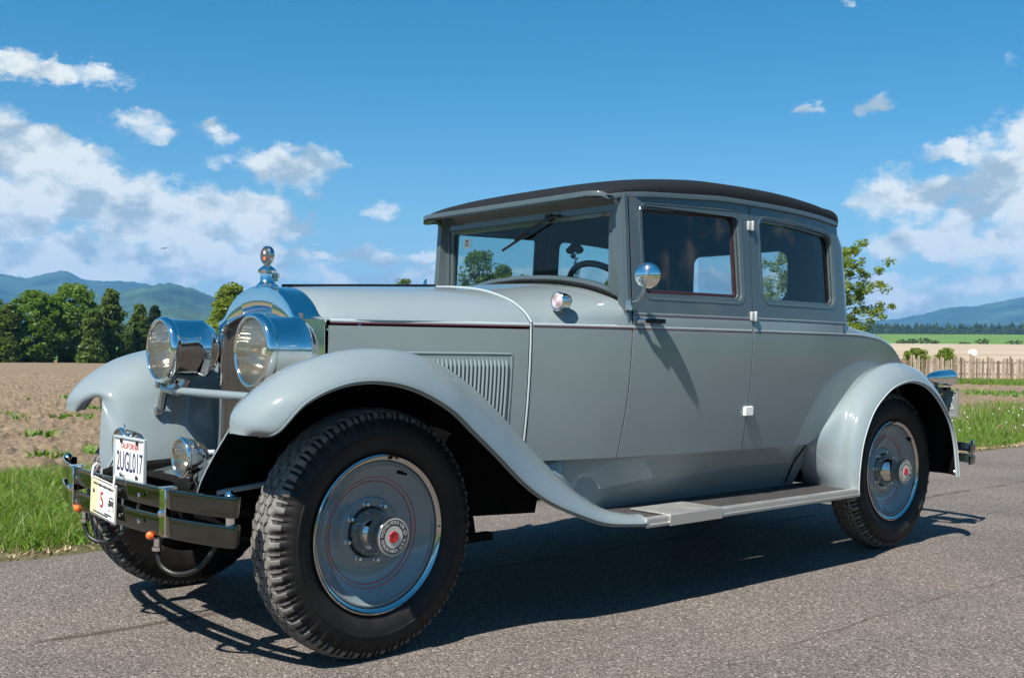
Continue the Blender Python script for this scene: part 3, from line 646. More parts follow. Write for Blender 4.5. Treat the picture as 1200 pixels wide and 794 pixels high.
Af=[(-.512,-.70,.792),(-.480,-.635,.850),(-.432,-.57,.866),(-.27,-.51,.885),(-.11,-.495,.90),(.06,-.495,.90),(.22,-.52,.87),(.34,-.53,.82),(.47,-.55,.76),(.60,-.56,.68),(.735,-.57,.58),(.875,-.585,.49),(1.02,-.60,.42),(1.17,-.62,.383),(1.23,-.62,.382)]
Nf=[(-.505,-.70,.792),(-.470,-.625,.849),(-.405,-.515,.80),(-.235,-.475,.79),(-.10,-.47,.79),(.06,-.475,.79),(.22,-.50,.78),(.34,-.52,.75),(.47,-.54,.70),(.60,-.55,.63),(.735,-.565,.555),(.875,-.58,.48),(1.02,-.595,.415),(1.17,-.61,.381),(1.23,-.61,.380)]
Of=[(-.50,-.70,.792),(-.463,-.62,.848),(-.425,-.475,.68),(-.24,-.43,.665),(-.10,-.43,.665),(.06,-.44,.665),(.22,-.47,.665),(.34,-.50,.66),(.47,-.53,.64),(.60,-.545,.59),(.735,-.56,.53),(.875,-.575,.47),(1.02,-.59,.41),(1.17,-.60,.378),(1.23,-.60,.377)]
Ff=[(-.495,-.70,.792),(-.458,-.615,.847),(-.51,-.42,.552),(-.26,-.405,.555),(-.10,-.405,.56),(.06,-.42,.56),(.22,-.44,.56),(.34,-.48,.57),(.47,-.51,.57),(.60,-.53,.54),(.735,-.55,.50),(.875,-.57,.46),(1.02,-.585,.405),(1.17,-.595,.375),(1.23,-.595,.374)]
A_=np.array(Af[7]); Nf[7]=tuple(A_+[0,.008,-.02]); Of[7]=tuple(A_+[0,.014,-.045]); Ff[7]=tuple(A_+[0,.02,-.07])
for i in range(8,15):
    A_=np.array(Af[i]); 
    for Lst,k_ in((Nf,1),(Of,2),(Ff,3)): Lst[i]=tuple(A_+np.array([.002*k_,.012*k_,-.004*k_]))
P=fender([Ef,LPf,Bf,Kf,Jf,Af,Nf,Of,Ff],8,4)
fl=MB(); fl.grid(P); a,b=both(fl,'front_fender',[M['paint'],M['under']],car,solid=.006,off=-1,mo=1,auto=180)
bd=MB(); bd.tube(P[:,0],.006,8); bd.tube(P[:,3]+[0,-.0015,0],.0028,6); bd.tube(P[16,26:],.0045,8)
for o,q in((a,bd),(b,bd.mirror())): q.build('edge_bead',M['paint'],o)
Er=[(2.79,-.90,.356),(2.80,-.90,.48),(2.838,-.90,.625),(2.93,-.90,.765),(3.07,-.90,.862),(3.2,-.90,.905),(3.333,-.90,.916),(3.48,-.90,.885),(3.615,-.90,.806),(3.73,-.90,.69),(3.795,-.90,.561),(3.83,-.90,.376)]
Kr=[(2.765,-.80,.375),(2.755,-.80,.48),(2.775,-.80,.64),(2.86,-.80,.80),(3.00,-.80,.925),(3.16,-.80,.995),(3.335,-.80,1.018),(3.53,-.80,.985),(3.69,-.80,.895),(3.81,-.80,.755),(3.875,-.80,.59),(3.90,-.80,.38)]
Jr=[(2.79,-.62,.375),(2.70,-.66,.48),(2.665,-.705,.615),(2.77,-.727,.725),(2.91,-.732,.84),(3.08,-.73,.945),(3.33,-.71,1.005),(3.54,-.68,.975),(3.71,-.66,.88),(3.83,-.65,.74),(3.885,-.64,.58),(3.905,-.64,.38)]
Ir=[(2.81,-.56,.375),(2.72,-.58,.48),(2.69,-.62,.62),(2.79,-.65,.725),(2.92,-.65,.83),(3.08,-.65,.93),(3.33,-.63,.985),(3.54,-.59,.955),(3.71,-.56,.86),(3.83,-.54,.72),(3.885,-.52,.57),(3.905,-.52,.38)]
Br=[]; LPr=[]
for i,(e,kk) in enumerate(zip(Er,Kr)):
    c=np.array([3.36,0,.45]); n=(np.array(e)+np.array(kk))/2-c; n[1]=0; n/=np.linalg.norm(n); n=n*.8+np.array([0,-.6,0]); Br.append(tuple(mid(e,kk,.45,.024,n))); LPr.append(tuple(np.array(e)+n*.016))
P2=fender([Er,LPr,Br,Kr,Jr,Ir],8,5)
fl=MB(); fl.grid(P2,flip=False); a,b=both(fl,'rear_fender',[M['paint'],M['under']],car,solid=.006,off=-1,mo=1,auto=180)
bd=MB(); bd.tube(P2[:,0],.006,8); bd.tube(P2[:,4]+[0,-.0015,0],.003,6)
for o,q in((a,bd),(b,bd.mirror())): q.build('edge_bead',M['trim'],o)
mb=MB(); mb.lathe([(.0,.012),(.008,.01),(.012,0)],(3.833,-.885,.40),(0,-1,0),12)
mb.build('fender_bolt',M['steel'],a)
# inner wheel wells
mb=MB()
for s in(1,-1):
    mb.grid([[(x,s*.52,z) for z in (.55,1.0)] for x in (2.8,3.9)]); mb.grid([[(x,s*.36,z) for z in (.58,1.02)] for x in (.1,.85)])
mb.grid([[(2.72,y,z) for z in (.40,.75)] for y in (-.62,.62)]); mb.grid([[(3.92,y,z) for z in (.42,.9)] for y in (-.6,.6)]); mb.grid([[(.86,y,z) for z in (.45,.95)] for y in (-.50,.50)])
mb.builds('wheel_well',M['under'],car)
for s in (1,-1):
    mb=MB(); rows=[]
    for x in np.linspace(.06,.87,18):
        zt=float(np.interp(x,[.06,.22,.34,.47,.6,.735,.87],[.95,.93,.88,.79,.68,.57,.49])); yy=w(x,.6)+.012; rows.append([(x,s*(w(x,zt)+.010),zt),(x,s*yy,.48),(x,s*(yy-.02),.40)])
    mb.grid(rows); mb.build('splash_panel',M['under'],car)
# --- side aprons and running boards
mb=MB(); ap=[]
for x in np.linspace(.88,2.70,26):
    zb_=float(np.interp(x,[.88,.95,1.05,1.15],[.53,.47,.41,.375])); yb_=float(np.interp(zb_,[.375,.46,.585,.608],[-.56,-.645,-.68,-.69]))
    if x<1.14:
        q0=np.array((x,-(w(x,.61)-.030),.608)); q1=np.array((x,yb_,zb_)); ap.append([tuple(q0+(q1-q0)*k_) for k_ in (0,.06,.33,.6,.88,.92,.97,1)]); continue
    ya=w(x,.61)-.032; yb=min(ya,.588); ap.append([(x,-ya,.608),(x,-(ya*.995),.596),(x,-(ya+(yb-ya)*.33),.535),(x,-(ya+(yb-ya)*.66),.470),(x,-yb,.405),(x,-(yb-.008),.392),(x,-.575,.378),(x,-.555,.377)])
mb.grid(ap,flip=True); both(mb,'side_apron',M['paint'],car,solid=.004)
mb=MB(); mb.tube([(2.60,-(w(2.6,.61)-.010),.60),(2.60,-.645,.50),(2.60,-.60,.40)],.004,6); both(mb,'apron_seam',M['under'],car)
for s in (1,-1):
    f=(lambda q:q) if s==1 else (lambda q:q.mirror())
    mb=MB(); mb.box((1.985,-.720,.364),(1.63,.365,.024)); rb=f(mb).build('running_board',M['black'],car,bev=.004)
    mb=MB(); mb.box((2.02,-.7185,.3785),(1.54,.315,.006)); f(mb).build('board_mat',M['mat_rubber'],rb)
    mb=MB(); mb.box((1.990,-.9075,.3645),(1.60,.012,.036)); mb.box((1.99,-.8945,.3845),(1.60,.026,.004)); mb.tube([(1.19,-.914,.358),(2.79,-.914,.358)],.004,6); f(mb).build('board_edging',M['steel'],rb,bev=.002)
    mb=MB(); mb.box((1.50,-.790,.388),(.345,.19,.007)); mb.box((1.50,-.917,.366),(.345,.006,.046)); mb.box((1.50,-.90,.3885),(.345,.035,.006)); 
    sp=f(mb).build('step_plate',M['steel'],rb,bev=.002)
# ------------------------------------------------------------------ wheels
def tyre_mesh():
    prof=[(.150,.268),(.158,.285),(.166,.315),(.168,.345),(.163,.372),(.154,.393),(.145,.407),(.137,.4165)]
    prof+= [(y,.4300-.0125*abs((y-.07)/.067)**2.6) for y in np.linspace(.131,.009,44)]
    prof+= [(.003,.4165),(-.004,.409),(-.010,.400),(-.0145,.391),(-.018,.382),(-.0225,.366),(-.0255,.350),(-.0255,.346),(-.0275,.345),(-.0275,.338),(-.0255,.337),(-.024,.318),(-.018,.300),(-.008,.286),(.000,.279),(.006,.270)]
    prof=np.array(prof); NT=16*46; th=np.linspace(0,2*np.pi,NT,endpoint=False); PITCH=46
    Y=prof[:,0][None,:]; Rr=prof[:,1][None,:]; u=(th*PITCH/(2*np.pi))[:,None]
    tri=lambda q: np.abs((q%1)-.5)*4-1
    sq=np.clip(tri(u)*2.2,-1,1)
    d=np.zeros((NT,len(prof)))
    on=(Y>.008)&(Y<.132)
    for yg,ph,wd in((.038,0,.0034),(.062,.5,.0026),(.084,0,.0026),(.106,.5,.0032)):
        zz=yg+.0045*np.clip(tri(u+ph)*2.2,-1,1); d=np.maximum(d,np.where(np.abs(Y-zz)<wd,.0095,0)*on)
        # sipes into the ribs
        d=np.maximum(d,np.where((np.abs(((u+ph+.25)%1)-.5)<.06)&(np.abs(Y-yg)<.010),.0065,0)*on)
    # shoulder lugs outboard and inboard
    fr=(u+.15)%1
    for s in (0,1):
        e=(.021-Y) if s==0 else (Y-.119)
        t_=np.abs(fr-.5); zz_=.006*np.clip(tri(u+.65)*1.6,-1,1); e=e+zz_
        fade=np.clip((Rr-.372)/.022,0,1)
        vee=np.clip((.40-t_)/.20,0,1)
        sub=np.where((t_<.09),.45,1.0)
        d=np.maximum(d,np.where((e>0)&(Rr>.372),.0078*fade*vee*sub*np.clip(e/.004,0,1),0))
    RR=Rr-d; ysgn=np.where(Y<.0,1,0); YY=Y+np.where((Y<0.0),d*.7,0)-np.where((Y>.14),d*.7,0)
    P=np.stack([RR*np.cos(th)[:,None],YY+0*RR,RR*np.sin(th)[:,None]],-1)
    mb=MB(); b=len(prof); f=[];mi=[]
    idx=np.arange(NT*b).reshape(NT,b); i2=np.roll(idx,-1,0)
    q=np.stack([idx[:,:-1],i2[:,:-1],i2[:,1:],idx[:,1:]],-1).reshape(-1,4)
    rr=np.broadcast_to(prof[:-1,1],(NT,b-1)).reshape(-1); yy=np.broadcast_to(prof[:-1,0],(NT,b-1)).reshape(-1); dd=d[:,:-1].reshape(-1)
    mi=((rr>.4)&(dd<.004)).astype(int)
    me=bpy.data.meshes.new('tyre'); me.from_pydata(P.reshape(-1,3).tolist(),[],q.tolist()); me.materials.append(M['tyre']); me.materials.append(M['tread'])
    me.polygons.foreach_set('material_index',mi.tolist()); me.polygons.foreach_set('use_smooth',[True]*len(q)); me.update(); me.set_sharp_from_angle(angle=R_(28)); return me
TYRE=tyre_mesh()
def make_wheel(loc):
    # local frame: outboard is -Y
    A=(0,-1,0)
    rim=MB(); rim.lathe([(.268,-.03),(.274,-.008),(.2755,.0),(.2725,.009),(.268,.011),(.264,.007),(.259,.004),(.254,.002),(.2525,-.006)],(0,0,0),A,128)
    # split in the rim ring
    wheel=rim.build('wheel',M['chrome_worn'],None); wheel.location=loc
    PINV.pop('x',None)
    t=bpy.data.objects.new('tyre',TYRE); link(t,wheel)
    db=MB(); db.lathe([(.2525,-.006),(.2495,-.010),(.247,-.004),(.243,-.004),(.2395,-.010),(.236,-.0145),(.225,-.022),(.20,-.037),(.17,-.050),(.145,-.056),(.125,-.058),(.120,-.054),(.113,-.051),(.090,-.056),(.086,-.064),(.083,-.085)],(0,0,0),A,128)
    disc=db.build('wheel_disc',M['paint'],wheel)
    for r,a in((.191,-.0415),(.177,-.0468)):
        pm=MB(); pm.lathe([(r-.0016,a-.0015),(r-.0010,a+.0016),(r+.0010,a+.0016),(r+.0016,a-.0005)],(0,0,0),A,96); pm.build('pinstripe',M['red'],disc)
    hb=MB(); hb.lathe([(.0835,-.09),(.0835,-.066),(.0825,-.050),(.078,-.030),(.070,-.012),(.059,.004),(.052,.016),(.050,.026),(.051,.034),(.0545,.040),(.0545,.050),(.060,.056),(.0655,.060),(.0675,.066),(.0675,.078),(.0655,.081),(.0625,.0805)],(0,0,0),A,64); hub=hb.build('hub_cap',M['chrome_worn'],disc)
    for k in range(8):
        a=2*math.pi*(k+.3)/8; c=(.100*math.cos(a),0,.100*math.sin(a)); nb=MB(); nb.lathe([(.0105,-.056),(.0105,-.050),(.0085,-.048),(.0085,-.040),(.006,-.035),(0,-.033)],c,A,10); nb.build('wheel_nut',M['chrome'],disc)
    F=.0805
    bd=MB(); bd.lathe([(.0625,F),(.0595,F+.0006)],(0,0,0),A,64,mi=0); bd.lathe([(.0595,F+.0004),(.0375,F+.0004)],(0,0,0),A,64,mi=1); bd.lathe([(.0375,F+.0008),(0,F+.0008)],(0,0,0),A,64,mi=0)
    hx=[( .0205*math.cos(a),-(F+.004),.0205*math.sin(a)) for a in np.linspace(0,2*math.pi,7)[:-1]+math.pi/6]; h2=[( .0225*math.cos(a),-(F+.0008),.0225*math.sin(a)) for a in np.linspace(0,2*math.pi,7)[:-1]+math.pi/6]
    b0=bd.n; bd.add(hx+h2+[(0,-(F+.002),0)],[(i,i+6,(i+1)%6+6,(i+1)%6) for i in range(6)]+[(i,(i+1)%6,12) for i in range(6)],2)
    def arc(txt,r,a0,a1,top=True):
        n=len(txt)
        for i,ch in enumerate(txt):
            if ch==' ': continue
            a=R_(a0+(a1-a0)*i/(n-1)); o=(r*math.cos(a),-(F+.0012),r*math.sin(a))
            up=np.array([math.cos(a),0,math.sin(a)])*(1 if top else -1); right=np.array([math.sin(a),0,-math.cos(a)])*(1 if top else -1)
            text_mb(ch,.0155,o,right,up,bd,0,.0004)
    arc('PACKARD MOTOR CAR CO',.0485,172,8,True); arc('DETROIT MICH. U.S.A.',.0485,192,348,False)
    bd.build('hub_badge',[M['silver_face'],M['ink'],M['red']],hub,smooth=False)
    bk=MB(); bk.lathe([(.262,.0),(.262,-.14),(.20,-.15),(.20,-.10),(.06,-.10)],(0,0,0),A,48); bk.lathe([(.19,-.08),(.19,-.16),(.0,-.16)],(0,0,0),A,40); bk.build('brake_drum',M['under'],wheel)
    vs=MB(); vs.tube([(.262,.004,.0),(.262,-.012,.0),(.258,-.012,.0)],.0022,6); vs.tube([(.070,-.010,.208),(.070,-.034,.208)],.0065,8); vs.tube([(.086,-.008,.202),(.094,-.028,.200)],.0045,8); vs.builds('tyre_valve',M['under'],wheel)
    return wheel
def tree_copy(o,parent):
    c=o.copy(); COL.objects.link(c); c.parent=parent
    for ch in list(o.children): tree_copy(ch,c)
    return c
ZC0=.4255
w0=make_wheel((0,-.755,ZC0)); w0.parent=car; w0.matrix_parent_inverse=PINV[car.name]; w0.rotation_euler=(0,0,R_(3.0))
for loc,rz,ry in(((3.38,-.755,ZC0),0,20),((-.02,.855,ZC0),R_(183),10),((3.38,.755,ZC0),math.pi,50)):
    c=tree_copy(w0,car); c.matrix_parent_inverse=PINV[car.name]; c.location=loc; c.rotation_euler=(0,R_(ry),rz)
# ------------------------------------------------------------------ headlamps
def headlamp(s):
    c=(-.297,s*.396,1.046); A=(-1,0,0); R=.128
    b=MB(); b.lathe([(0,-.232),(.04,-.230),(.08,-.218),(.105,-.200),(.118,-.178),(.1225,-.165),(.126,-.163),(.126,-.156),(.1235,-.153),(.1255,-.10),(.1275,-.04),(.1285,-.028)],c,A,64); b.tube([(c[0]+.10,c[1],c[2]-.12),(c[0]+.08,c[1],c[2]-.155)],.03,16); o=b.build('headlamp',M['chrome'],car,auto=50)
    r=MB(); r.lathe([(.1285,-.028),(.1335,-.024),(.1365,-.012),(.1355,.000),(.130,.010),(.121,.014),(.1155,.010),(.1155,.002)],c,A,72); r.build('lamp_rim',M['chrome'],o,auto=70)
    r=MB(); r.lathe([(.114,.002),(.108,-.03),(.09,-.062),(.06,-.088),(.03,-.098),(0,-.10)],c,A,64); r.build('reflector',M['reflector'],o,auto=180)
    r=MB(); r.lathe([(.1165,.004),(.09,.011),(.06,.0155),(.03,.018),(0,.019)],c,A,64); r.build('lens',M['lens'],o,auto=180)
    r=MB(); r.lathe([(0,-.035),(.012,-.038),(.014,-.05),(.008,-.07),(.008,-.095)],c,A,16); r.build('bulb',M['plate_white'],o)
    # curved flutes at the top of the lens
    r=MB()
    for k in range(6):
        zt=.088-.020*k; ym=math.sqrt(.1085**2-zt**2)*.78
        r.tube([(c[0]-.0175+.010*(zt*zt+yy*yy)/.0118*1.15-.001,c[1]+yy,c[2]+zt-.016*(1-(yy/ym)**2)) for yy in np.linspace(-ym,ym,18)],.0013 if k<5 else .0009,5)
    r.builds('lens_flute',M['flute'],o)
    k=MB(); k.tube([(c[0]+.055,s*.40,.885),(c[0]+.060,s*.40,.905)],.030,16)
    k.tube([(c[0]+.06,s*.365,.875),(c[0]+.03,s*.43,.885),(c[0]+.03,s*.455,.90)],.017,10); k.tube([(c[0]+.03,s*.43,.885),(c[0]+.03,s*.45,.835),(c[0]+.03,s*.46,.80)],.017,10)
    for z,y in((.905,.462),(.795,.465)): k.lathe([(.018,-.01),(.018,.012),(.012,.016),(0,.017)],(c[0]+.02,s*y,z),(-1,0,0),16)
    k.build('lamp_bracket',M['chrome_worn'],o)
headlamp(1); headlamp(-1)
mb=MB(); mb.tube([(-.245,y,.880) for y in np.linspace(-.45,.38,12)],.0165,16); mb.build('lamp_bar',M['paint'],car)
def foglamp(s):
    c=np.array([-.50,s*.280,.676]); A=(-1,0,0)
    b=MB(); b.lathe([(0,-.090),(.025,-.087),(.045,-.072),(.058,-.048),(.066,-.02),(.0675,-.006)],c,A,40); b.tube([c+[.045,0,-.05],c+[.06,0,-.10],c+[.04,-.01*s,-.155]],.011,10); b.lathe([(.018,0),(.018,.03)],c+[.045,0,-.085],(0,0,1),10); o=b.build('fog_lamp',M['chrome'],car)
    r=MB(); r.lathe([(.0675,-.006),(.071,.0),(.071,.007),(.066,.012),(.061,.010),(.060,.003)],c,A,48); r.build('lamp_rim',M['chrome'],o,auto=70)
    r=MB(); r.lathe([(.061,.002),(.055,-.02),(.035,-.045),(0,-.055)],c,A,40); r.build('reflector',M['reflector'],o,auto=180)
    r=MB(); r.lathe([(.061,.004),(.04,.013),(0,.018)],c,A,40); r.build('lens',M['lens'],o,auto=180)
foglamp(1); foglamp(-1)
# cowl lamps
def cowl_lamp(s):
    c=np.array([.93,s*.655,1.262]); A=np.array([-1,0,.0])
    b=MB(); b.lathe([(0,-.062),(.022,-.058),(.032,-.045),(.0355,-.03),(.0375,-.004),(.0395,.0),(.0395,.008),(.035,.012),(.031,.009)],c,A,40); b.tube([c+[.030,-s*.015,-.012],c+[.045,-s*.04,-.05]],.014,10); o=b.build('cowl_lamp',M['chrome'],car)
    r=MB(); r.lathe([(.031,.008),(.027,.0125),(.023,.010),(.019,.0145),(.015,.012),(.011,.0165),(.007,.014),(0,.018)],c,A,32); r.build('lens',simple('pink_grey_lens',(.48,.40,.42),.2,coat=1),o,auto=20)
cowl_lamp(-1); cowl_lamp(1)
# ------------------------------------------------------------------ front bumper
def bpath(n=60):
    P=[]
    ctrl=[(-.515,-.728),(-.522,-.752),(-.556,-.755),(-.604,-.60),(-.635,-.42),(-.650,-.2),(-.655,0),(-.650,.2),(-.635,.42),(-.604,.60),(-.556,.755),(-.522,.752),(-.515,.728)]
    return crv([(x,y,0) for x,y in ctrl],7)
def bar(z,h,mirror=None,path=None):
    p=bpath() if path is None else path; t=np.gradient(p,axis=0); t/=np.linalg.norm(t,axis=1)[:,None]; n=np.stack([t[:,1],-t[:,0],0*t[:,0]],1)*-1
    rows=[]
    for a,b in ((.008,-.5),(.003,-.5),(.0005,-.42),(-.001,-.15),(-.003,.15),(-.004,.42),(-.002,.5),(.004,.5)): rows.append(p-n*a+[0,0,z+b*h])
    mb=MB(); mb.grid(rows,cu=True); return mb
front=MB(); front.join(bar(.5635,.067)); fb=front.build('front_bumper',M['bumper'],car,auto=40)
bar(.472,.070).build('lower_bar',M['bumper'],fb,auto=40)
for s in(1,-1):
    cy=.37 if s>0 else .455
    mb=MB(); mb.box((-.646 if s>0 else -.633,s*cy,.520),(.022,.048,.155)); mb.box((-.636 if s>0 else -.624,s*cy,.598),(.05,.040,.010)); mb.lathe([(.012,0),(.012,.01),(0,.016)],(-.656 if s>0 else -.643,s*cy,.518),(-1,0,0),12)
    mb.build('bumper_clamp',M['chrome'],fb,bev=.006)
    mb=MB(); mb.tube([(-.63,s*cy,.52),(-.54,s*.41,.53),(-.46,s*.40,.53)],.016,8); mb.build('bumper_iron',M['black'],fb)
    mb=MB(); mb.tube([(-.545,s*.738,.44),(-.545,s*.738,.60)],.0095,10); mb.lathe([(.016,0),(.018,.010),(.012,.020),(.0,.026)],(-.545,s*.738,.589),(0,0,1),16); mb.lathe([(.014,0),(.014,.03)],(-.545,s*.738,.503),(0,0,1),12); mb.build('end_bolt',M['chrome'],fb)
    mb=MB()
    for y in (.13,.30): mb.lathe([(.0075,0),(.007,.004),(0,.006)],(-.657,s*y,.5615),(-1,0,0),10); mb.lathe([(.0075,0),(.007,.004),(0,.006)],(-.657,s*y,.474),(-1,0,0),10)
    mb.builds('bumper_rivet',M['chrome'],fb)
    c=np.array([-.635,s*.345-.01,.432]) if s<0 else np.array([-.635,s*.345-.01,.440])
    mb=MB(); mb.lathe([(0,-.05),(.010,-.046),(.016,-.03),(.018,-.004),(.0195,0)],c,(-1,0,0),20); mb.tube([c+[.02,0,-.01],c+[.02,0,-.05]],.012,10); mb.lathe([(.018,0),(.018,.012)],c+[.02,0,-.052],(0,0,1),12)
    ts=mb.build('turn_signal',M['chrome'],fb); r=MB(); r.lathe([(.0145,0),(.0135,.011),(.008,.018),(0,.020)],c,(-1,0,0),16); r.build('amber_lens',M['amber'],ts,auto=180)
    r=MB(); r.tube(crv([c+[.02,0,-.06],c+[.03,-.02,-.105],c+[.06,-.07,-.125],c+[.10,-.14,-.10],c+[.14,-.18,-.03],c+[.16,-.19,.03]],8),.0085,10); r.build('signal_hose',M['rubber_black'],ts)
# ------------------------------------------------------------------ licence plate (front)
PR=(0,-1,0); PU=(0,0,1); pc=np.array([-.545,.070,.645])
def plate(pc,x_sign):
    return
mb=MB(); mb.box(pc,(.006,.285,.156)); pl=mb.build('licence_plate',M['plate_white'],car,bev=.003)
mb=MB(); 
for z,sz in((.0755,(.012,.290,.009)),(-.0755,(.012,.290,.010))): mb.box(pc+[-.003,0,z],sz)
for y in(.1415,-.1415): mb.box(pc+[-.003,y,0],(.0121,.009,.160))
mb.build('plate_frame',M['trim'],pl,bev=.002)
mb=MB(); text_mb('CALIFORNIA',.031,pc+[-.0035,0,.045],PR,PU,mb,0,.0008); mb.build('state_lettering',M['red'],pl,smooth=False)
mb=MB(); text_mb('2UGL017',.104,pc+[-.0035,0,-.016],PR,PU,mb,0,.0012,.60); mb.build('plate_number',M['plate_blue'],pl,smooth=False)
mb=MB()
for y in(-.075,.075):
    for z in(.063,-.063): mb.lathe([(.009,0),(.008,.003),(0,.004)],pc+[-.006,y,z],(-1,0,0),10)
mb.builds('plate_screw',M['screw'],pl)
mb=MB(); mb.tube([pc+[.01,0,-.08],pc+[.03,0,-.12],(-.45,0,.53)],.010,8); mb.tube([(-.46,-.42,.53),(-.46,.42,.53)],.014,10); mb.build('plate_bracket',M['black'],pl)
# rear bumper, tail lamps, rear plate
rp=crv([(4.40,-.70,0),(4.47,-.69,0),(4.53,-.655,0),(4.60,-.45,0),(4.62,0,0),(4.60,.45,0),(4.53,.655,0),(4.47,.69,0),(4.40,.70,0)],7)
rp=rp*[-1,1,1]; 
def rbar(z,h):
    b=bar(z,h,path=rp); b.v=[v*[-1,1,1] for v in b.v]; b.f=[f[::-1] for f in b.f]; return b
rb_=rbar(.485,.054).build('rear_bumper',M['bumper'],car); rbar(.415,.054).build('lower_bar',M['bumper'],rb_)
for s in (1,-1):
    mb=MB(); mb.tube([(4.53,s*.655,.38),(4.53,s*.655,.525)],.010,10); mb.lathe([(.013,0),(.014,.008),(0,.02)],(4.53,s*.655,.518),(0,0,1),12); mb.build('end_bolt',M['chrome'],rb_)
    mb=MB(); mb.tube([(4.6,s*.40,.45),(4.2,s*.42,.48),(3.95,s*.42,.50)],.018,8); mb.build('bumper_iron',M['black'],rb_)
for s in (1,-1):
    c=np.array([4.07,s*.725,.930]); 
    mb=MB(); mb.lathe([(0,-.25),(.018,-.235),(.032,-.19),(.042,-.12),(.046,-.05),(.046,.0),(.049,.003),(.049,.02),(.044,.024)],c,(1,0,0),32); mb.box(c+[-.12,0,-.06],(.05,.03,.08)); tl=mb.build('tail_lamp',M['chrome'],car)
    mb=MB(); mb.lathe([(.044,.022),(.03,.032),(0,.036)],c,(1,0,0),24); mb.build('red_lens',M['red'],tl)
    mb=MB(); mb.tube([c+[-.12,0,-.09],(3.92,s*.62,.80),(3.86,s*.58,.74)],.016,8); mb.lathe([(.0,0),(.022,.01),(.026,.06)],c+[-.17,0,-.075],(1,0,0),14); mb.build('lamp_bracket',M['black'],tl)
rc=np.array([4.085,-.622,.775]); mb=MB(); mb.box(rc,(.004,.305,.152)); rpl=mb.build('rear_licence_plate',M['plate_back'],car)
mb=MB(); text_mb('2UGL017',.112,rc,(0,1,0),(0,0,1),mb,0,.0045,.62); mb.build('plate_number',M['emboss'],rpl,smooth=False)
mb=MB()
for z in(.074,-.074): mb.box(rc+[0,0,z],(.014,.312,.010))
for y in(.155,-.155): mb.box(rc+[0,y,0],(.0141,.010,.158))
mb.build('plate_frame',M['steel'],rpl); mb=MB(); mb.box(rc+[0,.0,.088],(.05,.20,.02)); mb.tube([rc+[0,.1,.08],(3.9,-.45,.76)],.014,8); mb.build('plate_bracket',M['black'],rpl)
# ------------------------------------------------------------------ door furniture: handle, hinges, mirror
for s,dr in((-1,doors[0]),(1,doors[1])):
    def Y(x,z,o): return s*(w(x,z)+o)
    z=1.192; mb=MB(); mb.lathe([(.0155,0),(.017,.008),(.012,.022),(.009,.040),(0,.044)],(1.318,Y(1.318,z,.0),z),(0,s,0),20); ho=mb.build('door_handle',M['chrome'],dr)
    mb=MB(); mb.tube([(1.322,Y(1.32,z,.040),z),(1.36,Y(1.36,z,.046),z),(1.425,Y(1.42,z,.043),z)],[.008,.009,.0085],10,sy=1.2); mb.build('handle_lever',M['black'],ho)
    for zz in(1.66,1.232,.79):
        xx=XR(zz)-.002; hw=.022; mb=MB(); mb.box((xx,Y(xx,zz,.007),zz),(.040,.016,.044)); mb.tube([(xx+.008,Y(xx,zz,.016),zz-.024),(xx+.008,Y(xx,zz,.016),zz+.024)],.008,12); (mb if zz>.8 else MB().box((xx+.004,Y(xx,zz,.008),zz),(.062,.018,.044))).build('hinge',M['hinge'] if zz>.8 else M['plate_white'],dr,bev=.004)
    b=np.array([1.262,Y(1.28,1.25,.012),1.262]); mb=MB(); mb.box(b,(.022,.03,.05)); mb.box(b+[0,s*.016,-.018],(.026,.018,.018)); mb.tube([b+[0,s*.018,.008],b+[-.005,s*.05,.015],b+[-.004,s*.075,.045],b+[.010,s*.085,.105]],.0075,10); mm=mb.build('wing_mirror',M['chrome_worn'],car)
    mc=b+[.014,s*.085,.118]; ax=np.array([-1.,s*.62,-.02]); mb=MB(); mb.lathe([(0,.030),(.012,.029),(.014,.020),(.024,.0165),(.042,.009),(.052,.001),(.0545,-.003),(.053,-.006)],mc,ax,40); mb.build('mirror_shell',M['chrome'],mm)
    mb=MB(); mb.lathe([(.0,-.0055),(.0525,-.0055)],mc,ax,40); mb.build('mirror_glass',M['chrome'],mm)
# scuff stop on the quarter panel bottom
# ------------------------------------------------------------------ things that rest on / in the car
rp_=empty('rally_plate',(-.668,.0,.45),'white and yellow rally plate with a red 5 hung on the front bumper','rally plate'); PINV[rp_.name]=Matrix.Translation((.668,0,-.45))
q=np.array([-.672,-.012,.5165]); mb=MB(); mb.box(q,(.003,.245,.135),rot=np.array(Matrix.Rotation(R_(4),3,'X'))); bp_=mb.build('board',M['paper'],rp_)
rot=np.array(Matrix.Rotation(R_(4),3,'X')); r_=rot@np.array([0,-1,0]); u_=rot@np.array([0,0,1]); at=lambda a,b:q+r_*a+u_*b+np.array([-.0018,0,0])
def sheet(a,b,wd,h,m,name,par,d=.0006):
    mb=MB(); mb.box(at(a,b),(d,wd,h),rot=rot); return mb.build(name,m,par)
sheet(-.085,0,.07,.130,M['paper_yellow'],'yellow_band',bp_)
mb=MB()
for a,b,wd,h in((0,.0635,.24,.003),(0,-.0635,.24,.003),(-.12,0,.003,.13),(.12,0,.003,.13)): mb.box(at(a,b)+[-.0006,0,0],(.0008,wd,h),rot=rot)
for k,(a,b,wd) in enumerate(((-.01,-.054,.15),(.06,-.046,.07))): 
    for j in range(int(wd/.008)): mb.box(at(a-wd/2+j*.008,b)+[-.0006,0,0],(.0008,.0055,.006),rot=rot)
for j in range(22): mb.box(at(-.095+j*.009,.046)+[-.0006,0,0],(.0008,.0062,.009 if j%5 else .004),rot=rot)
mb.box(at(-.088,.015)+[-.0006,0,0],(.0009,.022,.008),rot=rot); mb.box(at(-.088,.021)+[-.0006,0,0],(.0008,.012,.008),rot=rot)
